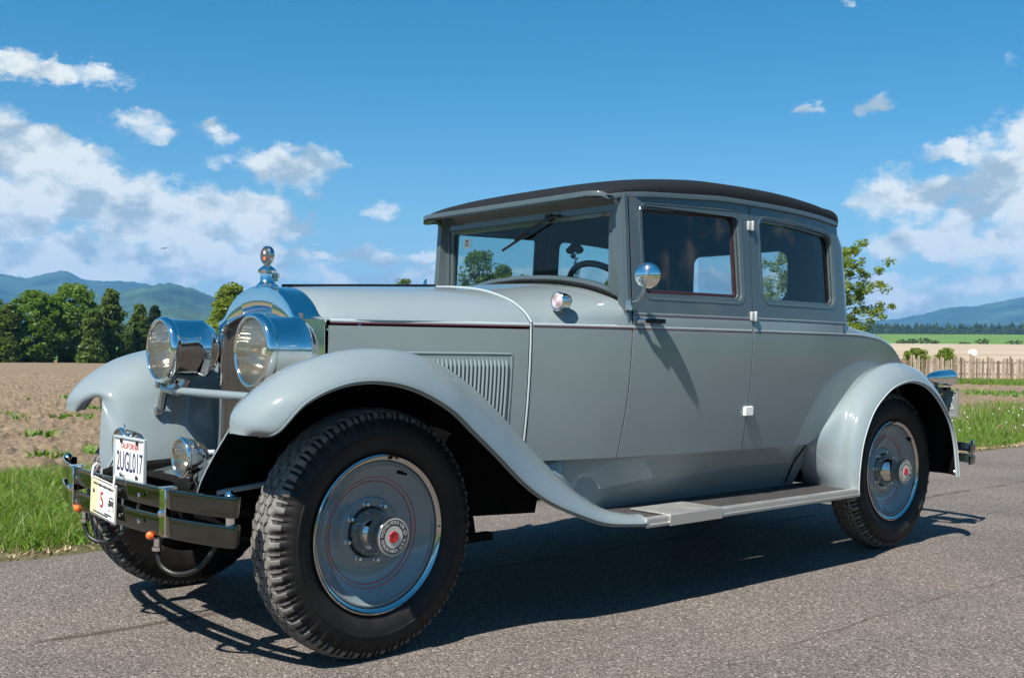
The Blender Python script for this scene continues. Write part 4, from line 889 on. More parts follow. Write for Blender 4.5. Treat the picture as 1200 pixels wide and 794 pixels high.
# little line drawing of an old car, front three-quarter
for a,b,r in((.062,-.022,.012),(.098,-.018,.010)): mb.lathe([(r,.0),(r*.72,.0006),(r*.7,0)],at(a,b),(-1,0,0),18)
for a,b,wd,h in((.08,.0,.045,.016),(.084,.018,.032,.004),(.066,.010,.002,.018),(.100,.010,.002,.018),(.07,-.008,.03,.005)): mb.box(at(a,b)+[-.0008,0,0],(.0008,wd,h),rot=rot)
mb.build('fine_print',M['ink'],bp_)
mb=MB(); text_mb('5',.080,at(-.008,-.006)+[-.0008,0,0],r_,u_,mb,0,.0008,1.0); mb.build('number_five',M['red'],bp_,smooth=False)
mb=MB()
for a in(-.105,.105,): mb.tube([at(a,.055),at(a,.068)+[-.003,0,0],at(a,.10),at(a,.112)+[.012,0,0],at(a,.10)+[.030,0,0],at(a,-.09)+[.03,0,0]],.004,6)
mb.builds('strap',M['plate_white'],rp_)
rs=empty('rose',(2.20,.53,1.33),'single dark rose standing in the bud vase behind the windscreen','rose'); PINV[rs.name]=Matrix.Translation((-2.20,-.53,-1.33))
mb=MB(); mb.tube([(2.20,.53,1.35),(2.19,.535,1.52),(2.18,.53,1.62)],.003,6)
for k in range(5):
    a=k*1.3; c=np.array([2.19,.535,1.58+.012*k]); d=np.array([math.cos(a)*.3,math.sin(a),.3]); mb.add([c,c+d*.03+[0,0,.012],c+d*.06,c+d*.03-[0,0,.012]],[(0,1,2,3)])
mb.build('stem',M['stem'],rs)
mb=MB()
for k in range(16):
    a=k*2.4; rr=.008+.0022*k; c=np.array([2.18,.53,1.655]); o_=np.array([math.cos(a),math.sin(a),0])*rr; mb.lathe([(0,-.016),(.018,-.006),(.022,.012),(.015,.022)],c+o_*.8+[0,0,-.0018*k],o_/np.linalg.norm(o_)*.4+[0,0,1],8,a0=0,a1=3.6)
mb.build('bloom',M['petal'],rs)

# the cabin's far flank stands slightly further in than the near one
for o in [o for o in bpy.data.objects if o.type=='MESH']:
    r=o
    while r.parent: r=r.parent
    if r!=car or any(k in o.name for k in('roof','eave','visor_under','cowl','hood','wheel','tyre','disc','hub','nut','badge','pinstripe','moulding','deck','fender','bead')): continue
    if o.data.users>1: continue
    for v in o.data.vertices:
        x,y,z=v.co
        if y>.02 and z>1.17 and 1.15<x<3.0:
            k=min(1,(z-1.17)/.08)*min(1,(x-1.15)/.06)*min(1,max(0,(3.0-x)/.35)); v.co.y=y*(1-.115*k)
# ================================================================== THE PLACE
def smooth(a,b,x): t=np.clip((x-a)/(b-a),0,1); return t*t*(3-2*t)
def gh(x,y):
    """height of the open ground"""
    x=np.asarray(x,float); y=np.asarray(y,float); dx=x-CP[0]; dy=y-CP[1]; r=np.hypot(dx,dy); az=np.degrees(np.arctan2(dx,dy))
    fr=smooth(40,57,az)*(1-smooth(100,140,az))
    left=-.0058*np.clip(r-18,0,300)+.004*np.clip(r-500,0,1500)
    right=np.interp(r,[0,56,120,300,700,1200,2600],[0,0,.6,4.0,9.2,24.5,30])
    back=.012*np.clip(r-60,0,2500)
    fb=smooth(95,150,np.abs(az-30))
    return (left*(1-fr)+right*fr)*(1-fb)+back*fb
def polar(rs,azs,hf,name,m,kind='structure',smoothf=True):
    A,Rr=np.meshgrid(np.radians(azs),rs,indexing='ij'); X=CP[0]+Rr*np.sin(A); Y=CP[1]+Rr*np.cos(A); Z=hf(X,Y,Rr,np.degrees(A))
    mb=MB(); mb.grid(np.stack([X,Y,Z],-1)); o=mb.build(name,m,None,smooth=smoothf,auto=0); tag(o,kind=kind); return o
# ground material: fields by place
def ground_mat():
    m,nt,b=mat('meadow_and_fields'); N=nt.nodes; L=nt.links; g=N.new('ShaderNodeNewGeometry'); sp=N.new('ShaderNodeSeparateXYZ'); L.new(g.outputs['Position'],sp.inputs[0])
    def Mt(op,a,b_=None,clamp=False):
        n=N.new('ShaderNodeMath'); n.operation=op; n.use_clamp=clamp
        for i,v in enumerate((a,b_)):
            if v is None: continue
            if isinstance(v,(int,float)): n.inputs[i].default_value=v
            else: L.new(v,n.inputs[i])
        return n.outputs[0]
    dx=Mt('SUBTRACT',sp.outputs[0],float(CP[0])); dy=Mt('SUBTRACT',sp.outputs[1],float(CP[1]))
    r=Mt('SQRT',Mt('ADD',Mt('MULTIPLY',dx,dx),Mt('MULTIPLY',dy,dy)))
    def nz(s,d=5,off=0):
        n=N.new('ShaderNodeTexNoise'); n.inputs['Scale'].default_value=s; n.inputs['Detail'].default_value=d; n.inputs['Roughness'].default_value=.6; L.new(g.outputs['Position'],n.inputs['Vector']); return n.outputs['Fac']
    rn=Mt('ADD',r,Mt('MULTIPLY',Mt('SUBTRACT',nz(.02,4),.5),14))
    def col(stops,src): return ramp(nt,src,stops).outputs[0]
    soil=col([(.3,(.135,.098,.063)),(.7,(.225,.170,.115))],nz(4.5,9)); tan=col([(.35,(.30,.235,.165)),(.65,(.40,.325,.24))],nz(.05,8)); grn=col([(.3,(.075,.15,.022)),(.7,(.12,.21,.035))],nz(.06,7)); mead=col([(.3,(.05,.085,.018)),(.7,(.10,.13,.035))],nz(.8,7))
    def mixc(f,a,c):
        n=N.new('ShaderNodeMix'); n.data_type='RGBA'; n.inputs[0].default_value=0
        L.new(f,n.inputs[0]); L.new(a,n.inputs[6]); L.new(c,n.inputs[7]); return n.outputs[2]
    def step(src,a,w_): return Mt('DIVIDE',Mt('SUBTRACT',src,a),w_,True)
    # right sector flag
    az=Mt('ARCTAN2',dx,dy); right=step(az,.80,.05)
    c=soil
    c=mixc(Mt('MULTIPLY',right,step(rn,54,2)),c,tan)
    # tracks in the pale field
    tr=Mt('ABSOLUTE',Mt('SUBTRACT',Mt('ADD',sp.outputs[1],Mt('MULTIPLY',sp.outputs[0],-.30)),-20)); 
    dk=N.new('ShaderNodeRGB'); dk.outputs[0].default_value=(.20,.16,.10,1)
    c=mixc(Mt('MULTIPLY',Mt('MULTIPLY',Mt('SUBTRACT',1.0,step(tr,2.5,2)),.7),Mt('MULTIPLY',right,step(rn,60,2))),c,dk.outputs[0])
    c=mixc(Mt('MULTIPLY',right,step(r,560,10)),c,grn)
    near=Mt('MULTIPLY',Mt('SUBTRACT',1.0,step(sp.outputs[1],5.2,.4)),1.0); c=mixc(near,c,mead)
    c=mixc(Mt('MULTIPLY',Mt('SUBTRACT',1.0,right),step(rn,150,20)),c,grn)
    # green strip before the fence
    L.new(c,b.inputs['Base Color']); b.inputs['Roughness'].default_value=.95; b.inputs['Specular IOR Level'].default_value=.15; bump(nt,b,nz(7,6),.6,.05); return m
GM=ground_mat()
rs=np.concatenate([[0.01,3,6,9,12,16,20,26,34,44,52,60,75,95,120,150,190,240,300,380,480,560,700,850,1000,1200,1500,1900,2400,3200,7500]])
polar(rs,np.arange(0,361,3),lambda X,Y,r,a: gh(X,Y)-.07+np.where(r>2600,(2600-r)*.0,0),'ground',GM)
# ploughed field: clods, real relief
def soil_mat():
    m,nt,b=mat('ploughed_soil'); n=noise_node(nt,2.2,10,.7); n2=noise_node(nt,26,5,.7); mx=nt.nodes.new('ShaderNodeMath'); mx.operation='ADD'; nt.links.new(n.outputs['Fac'],mx.inputs[0]); nt.links.new(n2.outputs['Fac'],mx.inputs[1])
    mh=nt.nodes.new('ShaderNodeMath'); mh.operation='MULTIPLY'; mh.inputs[1].default_value=.5; nt.links.new(mx.outputs[0],mh.inputs[0])
    r=ramp(nt,mh.outputs[0],[(.36,(.125,.088,.055)),(.5,(.205,.152,.100)),(.64,(.29,.225,.155))]); nt.links.new(r.outputs[0],b.inputs['Base Color']); b.inputs['Roughness'].default_value=.95; b.inputs['Specular IOR Level'].default_value=.15
    n3=noise_node(nt,40,6,.7); bump(nt,b,n3.outputs['Fac'],.9,.03); return m
SM=soil_mat()
def clods(X,Y,r,a):
    w1=vn(X*2.3+31,Y*2.3+11); c=np.abs(fbm(X*5,Y*5,3)-.5)*2; c2=np.clip(fbm(X*9+5,Y*9,2,.6)-.45,0,1); c3=np.clip(vn(X*4.1+3,Y*4.1+9)-.62,0,1)
    z=.03*(w1-.5)+.05*(1-c)-.03+c2*.14+c3*.05+.05*(fbm(X*14,Y*14+3,2)-.5)
    edge=smooth(4.6,5.6,Y+.5*(fbm(X*.6,Y*.6,2)-.5)); return gh(X,Y)-.065+edge*(z+.055)
polar(np.geomspace(8.6,52,330),np.linspace(9,34,560),clods,'ploughed_field',SM)
polar(np.geomspace(9.5,51,260),np.linspace(50,74,420),clods,'ploughed_field',SM)
# ---- road
def asphalt():
    m,nt,b=mat('old_asphalt'); N=nt.nodes; L=nt.links
    tc=N.new('ShaderNodeTexCoord')
    v=N.new('ShaderNodeTexVoronoi'); v.inputs['Scale'].default_value=140; L.new(tc.outputs['Object'],v.inputs['Vector']); v.inputs['Randomness'].default_value=1
    sp=N.new('ShaderNodeSeparateColor'); L.new(v.outputs['Color'],sp.inputs[0])
    r=ramp(nt,sp.outputs[0],[(0,(.070,.059,.051)),(.35,(.128,.109,.095)),(.75,(.178,.153,.134)),(.96,(.25,.22,.195)),(1,(.42,.38,.34))])
    n=noise_node(nt,.9,10,.66); r2=ramp(nt,n.outputs['Fac'],[(.3,(.74,.75,.77)),(.5,(.98,.98,.98)),(.7,(1.14,1.12,1.08))])
    mx=N.new('ShaderNodeMix'); mx.data_type='RGBA'; mx.blend_type='MULTIPLY'; mx.inputs[0].default_value=1; L.new(r.outputs[0],mx.inputs[6]); L.new(r2.outputs[0],mx.inputs[7])
    dr=ramp(nt,v.outputs['Distance'],[(.4,(1,1,1)),(.85,(.55,.53,.5))]); m3=N.new('ShaderNodeMix'); m3.data_type='RGBA'; m3.blend_type='MULTIPLY'; m3.inputs[0].default_value=.75; L.new(mx.outputs[2],m3.inputs[6]); L.new(dr.outputs[0],m3.inputs[7])
    # long crack seam, brownish
    s=N.new('ShaderNodeSeparateXYZ'); L.new(tc.outputs['Object'],s.inputs[0]); nn=noise_node(nt,1.7,7,.7); a=N.new('ShaderNodeMath'); a.operation='MULTIPLY_ADD'; L.new(nn.outputs['Fac'],a.inputs[0]); a.inputs[1].default_value=.16; L.new(s.outputs[1],a.inputs[2])
    cks=[]
    for yy,wd in((.25,.03),(-1.45,.008)):
        q=N.new('ShaderNodeMath'); q.operation='SUBTRACT'; L.new(a.outputs[0],q.inputs[0]); q.inputs[1].default_value=yy; ab=N.new('ShaderNodeMath'); ab.operation='ABSOLUTE'; L.new(q.outputs[0],ab.inputs[0]); lt=N.new('ShaderNodeMapRange'); lt.inputs['From Min'].default_value=wd; lt.inputs['From Max'].default_value=wd*.3; L.new(ab.outputs[0],lt.inputs['Value']); cks.append(lt.outputs[0])
    mxx=N.new('ShaderNodeMath'); mxx.operation='MAXIMUM'; L.new(cks[0],mxx.inputs[0]); L.new(cks[1],mxx.inputs[1])
    n5=noise_node(nt,3.1,3,.5); m5=N.new('ShaderNodeMath'); m5.operation='MULTIPLY'; L.new(mxx.outputs[0],m5.inputs[0]); rr=ramp(nt,n5.outputs['Fac'],[(.40,(.15,.15,.15)),(.52,(.85,.85,.85))]); L.new(rr.outputs[0],m5.inputs[1])
    m4=N.new('ShaderNodeMix'); m4.data_type='RGBA'; L.new(m5.outputs[0],m4.inputs[0]); L.new(m3.outputs[2],m4.inputs[6]); m4.inputs[7].default_value=(.055,.038,.027,1); L.new(m4.outputs[2],b.inputs['Base Color'])
    b.inputs['Roughness'].default_value=.85; b.inputs['Specular IOR Level'].default_value=.3
    ad=N.new('ShaderNodeMath'); ad.operation='MULTIPLY_ADD'; L.new(v.outputs['Distance'],ad.inputs[0]); ad.inputs[1].default_value=-1; n4=noise_node(nt,60,4,.6); L.new(n4.outputs['Fac'],ad.inputs[2]); bump(nt,b,ad.outputs[0],.75,.006); return m
AS=asphalt()
def redge(x): return 1.80+.05*(fbm(np.asarray(x)*1.3,np.asarray(x)*0+3.3,4)-.5)*2+.03*(vn(np.asarray(x)*6,np.asarray(x)*0+8)-.5)
xs=np.concatenate([np.linspace(-60,-6,30),np.linspace(-5.8,16,360),np.linspace(17,160,60)])
rows=[]
for x in xs:
    e=float(redge(x)); rows.append([(x,-4.9,-.06),(x,-4.85,0.0),(x,-3,0),(x,-1,0),(x,.5,0),(x,e-.25,0),(x,e-.03,-.004),(x,e,-.02),(x,e+.01,-.08)])
mb=MB(); mb.grid(rows); o=mb.build('road',AS,None,auto=0); tag(o,kind='structure')
# ---- verge soil under the grass
def verge_mat():
    m,nt,b=mat('verge_soil'); n=noise_node(nt,3,9,.7); r=ramp(nt,n.outputs['Fac'],[(.3,(.06,.075,.018)),(.5,(.10,.09,.035)),(.7,(.20,.15,.085))]); nt.links.new(r.outputs[0],b.inputs['Base Color']); b.inputs['Roughness'].default_value=.95; n3=noise_node(nt,30,6,.7); bump(nt,b,n3.outputs['Fac'],.9,.03); return m
VM=verge_mat(); rows=[]
for x in np.linspace(-25,70,480):
    e=float(redge(x)); rows.append([(x,y,(.012+.03*float(fbm(x*3,y*3,3))-.045*(k==0))) for k,y in enumerate(list(np.linspace(e-.05,e+.6,5))+list(np.linspace(e+.9,5.6,9)))])
mb=MB(); mb.grid(rows); o=mb.build('verge',VM,None,auto=0); tag(o,kind='structure')
mb=MB(); mb.grid([[(x,y,-.03+.03*math.sin(x*3+y)) for y in (-4.8,-6,-9,-14)] for x in np.linspace(-60,60,60)]); o=mb.build('near_verge',VM,None,auto=0); tag(o,kind='structure')
# ---- grass blades
def leaf_mat(name,c0,c1,c2=None,trans=.35,rough=.5):
    m=bpy.data.materials.new(name); m.use_nodes=True; nt=m.node_tree; N=nt.nodes; L=nt.links; N.clear(); o=N.new('ShaderNodeOutputMaterial')
    g=N.new('ShaderNodeNewGeometry'); st=[(0,c0),(.6,c1)]; 
    if c2: st.append((.93,c1)); st.append((.97,c2))
    r=ramp(nt,g.outputs['Random Per Island'],st); d=N.new('ShaderNodeBsdfPrincipled'); d.inputs['Roughness'].default_value=rough; d.inputs['Specular IOR Level'].default_value=.35; L.new(r.outputs[0],d.inputs['Base Color'])
    t=N.new('ShaderNodeBsdfTranslucent'); hs=N.new('ShaderNodeHueSaturation'); hs.inputs['Saturation'].default_value=1.1; hs.inputs['Value'].default_value=1.5; hs.inputs['Hue'].default_value=.49; L.new(r.outputs[0],hs.inputs['Color']); L.new(hs.outputs[0],t.inputs[0])
    x=N.new('ShaderNodeMixShader'); x.inputs[0].default_value=trans; L.new(d.outputs[0],x.inputs[1]); L.new(t.outputs[0],x.inputs[2]); L.new(x.outputs[0],o.inputs[0]); return m
GR=leaf_mat('grass_blade',(.065,.14,.014),(.16,.25,.035),(.42,.33,.15))
def blades(name,px,py,pz,h,wd,m,lean=.5,label=None,cat='grass'):
    n=len(px); a=rng.random(n)*2*np.pi; b=rng.random(n)*2*np.pi; ln=h*lean*(.2+rng.random(n)); s=np.stack([np.cos(a),np.sin(a)],1)*wd[:,None]/2; l=np.stack([np.cos(b),np.sin(b)],1)*ln[:,None]
    B=np.stack([px,py],1); V=np.zeros((n,5,3))
    V[:,0,:2]=B-s; V[:,1,:2]=B+s; V[:,0,2]=V[:,1,2]=pz
    V[:,2,:2]=B-s*.7+l*.3; V[:,3,:2]=B+s*.7+l*.3; V[:,2,2]=V[:,3,2]=pz+h*.6; V[:,4,:2]=B+l; V[:,4,2]=pz+h
    me=bpy.data.meshes.new(name); i=(np.arange(n)*5)[:,None]; q=i+np.array([0,1,3,2]); t=i+np.array([2,3,4])
    me.vertices.add(n*5); me.vertices.foreach_set('co',V.reshape(-1)); me.loops.add(n*7); me.loops.foreach_set('vertex_index',np.concatenate([q,t],1).reshape(-1).astype(np.int32))
    me.polygons.add(n*2); me.polygons.foreach_set('loop_start',(np.arange(n)[:,None]*7+np.array([0,4])).reshape(-1).astype(np.int32)); me.polygons.foreach_set('loop_total',np.tile([4,3],n).astype(np.int32)); me.update(calc_edges=True); me.validate()
    me.materials.append(m); o=bpy.data.objects.new(name,me); link(o); tag(o,label,cat,kind='stuff'); return o
def scatter(n,x0,x1,y0,y1): return x0+(x1-x0)*rng.random(n),y0+(y1-y0)*rng.random(n)
px,py=scatter(230000,-3.5,11,1.82,5.7); dens=fbm(px*1.1,py*1.1,3); far=smooth(3.9,5.6,py)
keep=(rng.random(len(px))<np.clip((dens-.22)*3.2,.12,1)*(1-.75*far))&(py>redge(px)+.0+.10*vn(px*9,py*0)); px,py=px[keep],py[keep]
hh=(.03+.10*fbm(px*1.3+40,py*1.3,3)+.08*rng.random(len(px))**2)*np.interp(py,[1.8,2.1,2.8,4.4,5.7],[.45,.8,1.1,.9,.5])
blades('roadside_grass',px,py,np.full(len(px),.02),hh,.003+.007*rng.random(len(px))**2,GR,1.25,'short green grass growing along the road edge on the left')
px,py=scatter(210000,9,40,1.9,6.6); keep=(py>redge(px)+.05*vn(px*9,py*0)); px,py=px[keep],py[keep]
f=fbm(px*.8+9,py*.8,3); keep=rng.random(len(px))<np.clip((f-.30)*3,.10,1)*(1-.85*smooth(3.6,5.6,py)); px,py,f=px[keep],py[keep],f[keep]
hh=(.03+.16*np.clip(f-.38,0,1)+.13*rng.random(len(px))**4+.24*np.clip(vn(px*.7+3,py*.5)-.62,0,1))*np.interp(py,[1.8,2.1,2.9,6.6],[.5,.9,1.25,.9])
blades('verge_grass',px,py,np.full(len(px),.02),hh,.006+.007*rng.random(len(px)),GR,.6,'taller weedy grass between road and ploughed field on the right')
HB=leaf_mat('herb_leaf',(.05,.12,.012),(.13,.24,.03),None,.35)
px,py=scatter(16000,-3.5,11,1.86,5.2); keep=(vn(px*1.7+5,py*1.7+2)>.52)&(py>redge(px)+.05); px,py=px[keep],py[keep]
blades('broadleaf_herbs',px,py,np.full(len(px),.02),.03+.06*rng.random(len(px)),.014+.02*rng.random(len(px)),HB,1.6,'low broad leaved herbs growing among the roadside grass','herbs')
LT=leaf_mat('dry_litter',(.30,.22,.12),(.48,.38,.22),None,.2)
px,py=scatter(22000,-3.5,30,1.74,2.15); keep=(py>redge(px)-.05)&(rng.random(len(px))<np.clip(1.15-(py-redge(px))/.3,0,1)); px,py=px[keep],py[keep]
blades('dry_litter',px,py,np.full(len(px),.012),.008+.02*rng.random(len(px)),.005+.006*rng.random(len(px)),LT,2.5,'strip of dry straw coloured litter along the far edge of the road','dry grass')
# green strip under the fence
LEAF=leaf_mat('tree_leaf',(.06,.125,.014),(.15,.24,.035),None,.42)
LEAF2=leaf_mat('birch_leaf',(.05,.095,.018),(.13,.19,.035),None,.40)
LEAF3=leaf_mat('dark_conifer_leaf',(.012,.026,.010),(.035,.055,.020),None,.15)
LEAF4=leaf_mat('spring_leaf',(.08,.13,.014),(.20,.26,.035),None,.42)
BARK=simple('bark',(.085,.07,.055),.9,var=.4,vscale=6)
def P3(px,y,dist):
    q=pdir(px,y); q=q/math.hypot(q[0],q[1]); return CP+q*dist
# strip
c0=P3(1040,440,49.5); c1=P3(1225,440,50.5); n=26000; t=rng.random(n); k=rng.random(n); bx=c0[0]+(c1[0]-c0[0])*t; by=c0[1]+(c1[1]-c0[1])*t; dirn=np.array([c0[0]-CP[0],c0[1]-CP[1]]); dirn/=np.linalg.norm(dirn); bx=bx-dirn[0]*k*7; by=by-dirn[1]*k*7
blades('field_margin_grass',bx,by,gh(bx,by)-.03,.10+.12*rng.random(n),.02+.02*rng.random(n),GR,.5,'bright green strip of grass at the foot of the wooden fence')
# weeds/sprouts in the field
SPR=leaf_mat('sprout_leaf',(.07,.15,.02),(.14,.25,.035),None,.35)
def clump(cx,cy,rad,n,h,out):
    a=rng.random(n)*6.28; r=rad*np.sqrt(rng.random(n)); out.append(np.stack([cx+r*np.cos(a),cy+r*np.sin(a),h*(.5+.7*rng.random(n))],1))
cl=[]
for (x,y,rd,n) in((100,480,.25,80),(85,491,.3,90),(130,484,.15,50),(46,512,.2,60),(26,492,.12,30),(75,465,.08,20),(33,468,.05,14),(1125,446,.5,120),(1150,462,1.0,160),(1135,460,.7,120),(1180,464,1.0,160),(1195,462,1.0,140),(60,538,.2,50),(120,530,.2,60),(3,488,.2,50),(150,500,.2,70)):
    r=pdir(x,y); t=-CP[2]/r[2]; p=CP+r*t; clump(p[0],p[1],rd,n,.10 if x<600 else .13,cl)
for _ in range(30): 
    a=R_(rng.uniform(15,30)); r=rng.uniform(14,60); clump(CP[0]+r*math.sin(a),CP[1]+r*math.cos(a),.06+.07*rng.random(),8,.06,cl)
cl=np.vstack(cl); blades('field_weeds',cl[:,0],cl[:,1],gh(cl[:,0],cl[:,1])-.01,cl[:,2],.03+.03*rng.random(len(cl)),SPR,1.1,'scattered green seedlings and weeds in the ploughed soil','weeds')
# dandelion clocks & dry stalks at right
px,py=scatter(150,9.5,20,2.0,4.6); mb=MB()
for x,y in zip(px,py):
    h=.12+.22*random.random(); mb.add([(x-.002,y,0.02),(x+.002,y,.02),(x+.002,y,h),(x-.002,y,h)],[(0,1,2,3)],0)
    if random.random()<.45: 
        r=.012; mb.add([(x+r,y,h),(x-r,y,h),(x,y+r,h),(x,y-r,h),(x,y,h+r),(x,y,h-r)],[(0,2,4),(2,1,4),(1,3,4),(3,0,4),(2,0,5),(1,2,5),(3,1,5),(0,3,5)],1)
o=mb.build('dandelions',[simple('dry_stalk',(.30,.22,.13),.9),simple('seed_head',(.7,.68,.62),.9)],None); tag(o,'dry stalks and white dandelion clocks in the right verge','wild flowers',kind='stuff')
# ---- trees
def leafcloud(C,n,sz,jit,flat=.6):
    """C: (k,4) clump centres+radius -> n leaves (quads)"""
    k=rng.integers(0,len(C),n); d=rng.normal(size=(n,3)); d/=np.linalg.norm(d,axis=1)[:,None]; rr=C[k,3]*(rng.random(n)**(.45)); P=C[k,:3]+d*rr[:,None]*np.array([1,1,flat])
    u=rng.normal(size=(n,3)); u[:,2]*=.6; u/=np.linalg.norm(u,axis=1)[:,None]; v=rng.normal(size=(n,3)); v-=u*(u*v).sum(1)[:,None]; v/=np.linalg.norm(v,axis=1)[:,None]; s=sz*(.6+.8*rng.random(n))[:,None]
    V=np.stack([P-u*s,P+v*s*.5,P+u*s,P-v*s*.5],1).reshape(-1,3); return V,(np.arange(n)*4)[:,None]+np.arange(4)
def crown_obj(C,n,sz,m,parent,flat=.7,name='crown'):
    V,F=leafcloud(C,n,sz,0,flat); me=bpy.data.meshes.new(name); me.vertices.add(len(V)); me.vertices.foreach_set('co',V.reshape(-1)); me.loops.add(F.size); me.loops.foreach_set('vertex_index',F.reshape(-1).astype(np.int32)); me.polygons.add(len(F)); me.polygons.foreach_set('loop_start',(np.arange(len(F))*4).astype(np.int32)); me.polygons.foreach_set('loop_total',np.full(len(F),4,np.int32)); me.update(calc_edges=True)
    me.materials.append(m); o=bpy.data.objects.new(name,me); link(o,parent); return o
def tree(name,loc,H,Wd,shape,label,group,leaf,n,sz,base=.12,nc=70,cl=.13,trunk=.02,flat=.75,cat_='tree'):
    t=empty(name,loc,label,cat_,group); C=[]; tips=[]
    for i in range(nc):
        v=(i+.5)/nc; z=base+(1-base)*v
        if shape=='round': prof=math.sin(math.pi*min(1,max(0,(v*.92+.06))))**.6
        elif shape=='cone': prof=(1-v)**.8*1.02+.05
        elif shape=='column': prof=min(1,(1-v)*3)**.6*(.75+.25*math.sin(v*9))
        else: prof=math.sin(math.pi*(v*.85+.1))**.5
        a=i*2.399; rr=prof*Wd/2*(.35+.65*rng.random()**.5); C.append((rr*math.cos(a),rr*math.sin(a),z*H*(1+.04*rng.normal()),H*cl*(.6+.7*rng.random())*(.55+.45*prof))); tips.append(C[-1])
    C=np.array(C); C[:,2]=np.minimum(C[:,2],H*.97); mb=MB(); mb.tube([(0,0,-.2),(.01*H,0,H*.3),(-.01*H,.01*H,H*.6),(0,0,H*.9)],[H*trunk,H*trunk*.8,H*trunk*.5,H*trunk*.1],8)
    for i in range(0,nc,3):
        c=C[i]; z0=max(H*base*.8,c[2]*.72); mb.tube([(0,0,z0),(c[0]*.5,c[1]*.5,(z0+c[2])/2+.02*H),tuple(c[:3])],[H*trunk*.35,H*trunk*.22,H*trunk*.06],5)
    mb.build('trunk',BARK,t); crown_obj(C,n,sz,leaf,t,flat); return t
def place(px,ytop,dist,):
    p=P3(px,410,dist); z=float(gh(p[0],p[1])); q=pdir(px,ytop); top=CP[2]+q[2]/math.hypot(q[0],q[1])*dist; return (p[0],p[1],z-.05),top-z
G1='broadleaf and conifer trees along the far edge of the ploughed field'
for k,(px,yt,dist,wpx,shape,lf,lb) in enumerate([
    (-18,350,128,40,'round',LEAF,'green tree cut by the left edge of the picture at the field edge'),
    (8,356,126,24,'column',LEAF2,'slim darker tree nearest the left edge of the picture beside the broad green trees'),
    (42,341,128,52,'round',LEAF,'broad bright green tree, left of the tallest one at the field edge'),
    (86,333,130,50,'round',LEAF,'tallest rounded green tree in the row at the far edge of the field'),
    (129,338,134,44,'cone',LEAF2,'pointed cone shaped tree just right of the tallest rounded one'),
    (108,362,124,24,'column',LEAF2,'lower slim tree filling the gap between the tallest tree and the pointed one'),
    (163,356,138,34,'cone',LEAF2,'narrow feathery birch like tree right of the pointed tree'),
    (181,358,146,20,'cone',LEAF3,'darkest small conifer peeping over the right headlamp'),
    (203,380,140,28,'round',LEAF2,'low rounded tree hidden behind the right headlamp'),
    (226,392,140,26,'round',LEAF,'low tree between the right headlamp and the radiator'),
    (272,334,92,44,'round',LEAF4,'bright leafy tree rising directly behind the radiator shell')]):
    loc,H=place(px,yt,dist); sc=dist/FOC
    tree('field_tree',loc,H,wpx*sc*1.12,shape,lb,G1,lf,17000,.17 if dist>100 else .14,base=-.02,nc=130,cl=.10 if shape!='cone' else .085)
G2='trees seen over the hood and through the windscreen'
for px,yt,dist,wpx,lb,sh,lf in((472,326,95,34,'small treetop showing just above the middle of the hood','round',LEAF2),(521,311,60,13,'very narrow upright tree just left of the windscreen pillar','column',LEAF2),(560,292,58,50,'tallest tree seen through the windscreen, left of the glass','round',LEAF2),(588,310,60,34,'middle height tree seen through the windscreen','round',LEAF2),(614,322,62,34,'lowest tree seen through the left half of the windscreen','round',LEAF),(716,326,62,26,'tree glimpsed through the steering wheel','round',LEAF)):
    loc,H=place(px,yt,dist); tree('roadside_tree',loc,H,wpx*dist/FOC,sh,lb,G2,lf,7000,.085,base=.25,nc=90,cl=.06,flat=.9)
# big open tree behind the cabin: layered branches with leaf sprays
def open_tree(loc,H,Wd):
    t=empty('walnut_tree',loc,'leafy open crowned tree standing right behind the cabin, seen beyond its rear edge','tree'); mb=MB(); mb.tube([(0,0,-.2),(.05,0,H*.25),(-.05,.05,H*.55),(0,0,H*.92)],[.11,.09,.06,.015],10); C=[]
    for i in range(62):
        v=i/61; z0=H*(.16+.72*v); a=i*2.399+.3*rng.normal(); Lb=Wd/2*(.35+.75*math.sin(math.pi*(.12+.80*v))**.8)*(.75+.4*rng.random()); d=np.array([math.cos(a),math.sin(a),.18-.25*(1-v)+.5*v]); p0=np.array([0,0,z0]); pts=[p0,p0+d*Lb*.5+[0,0,.05],p0+d*Lb+[0,0,-.10*Lb]]; mb.tube(pts,[.022,.013,.004],5)
        for q in np.linspace(.25,1.0,9):
            c=p0+d*Lb*q+rng.normal(size=3)*.10*np.array([1,1,.7])+[0,0,-.05*q*Lb]; C.append((*c,.10+.10*rng.random()))
    mb.build('trunk',BARK,t); crown_obj(np.array(C),42000,.034,LEAF4,t,.75)
loc,H=place(958,286,26); open_tree(loc,H,2.75)
# shrubs behind the fence, bushes far out
for px,yt,dist,wpx,lb in((1073,407,57,30,'larger leafy shrub standing just behind the wooden fence'),(1109,409,57,20,'smaller shrub behind the fence, right of the larger one'),(1052,380,27.5,30,'dark leafy twig clump beside the tail of the car')):
    if px==1052: continue
    loc,H=place(px,yt,dist); tree('shrub',loc,H,wpx*dist/FOC,'round',lb,'shrubs behind the fence',LEAF4,5000,.06,base=.05,nc=40,cl=.17)
for px,yt,dist,wpx,lb in((1057,398,560,12,'leftmost far bush on the line between pale and green field'),(1069,397,560,12,'second far bush, a little right of the leftmost'),(1083,396,562,18,'third far bush, broadest of the left hand group'),(1095,399,560,10,'small bush closing the left hand group of far bushes'),(1129,401,560,14,'flat low far bush in the middle of the field line'),(1152,397,560,14,'tall far bush right of the flat low one'),(1153,405,520,12,'lone dark bush out in the pale field'),(1190,399,560,18,'far bush nearest the right edge of the picture')):
    loc,H=place(px,yt,dist); tree('far_bush',loc,H,wpx*dist/FOC,'round',lb,'bushes on the line between the fields',LEAF2,500,.55,base=.02,nc=16,cl=.2)
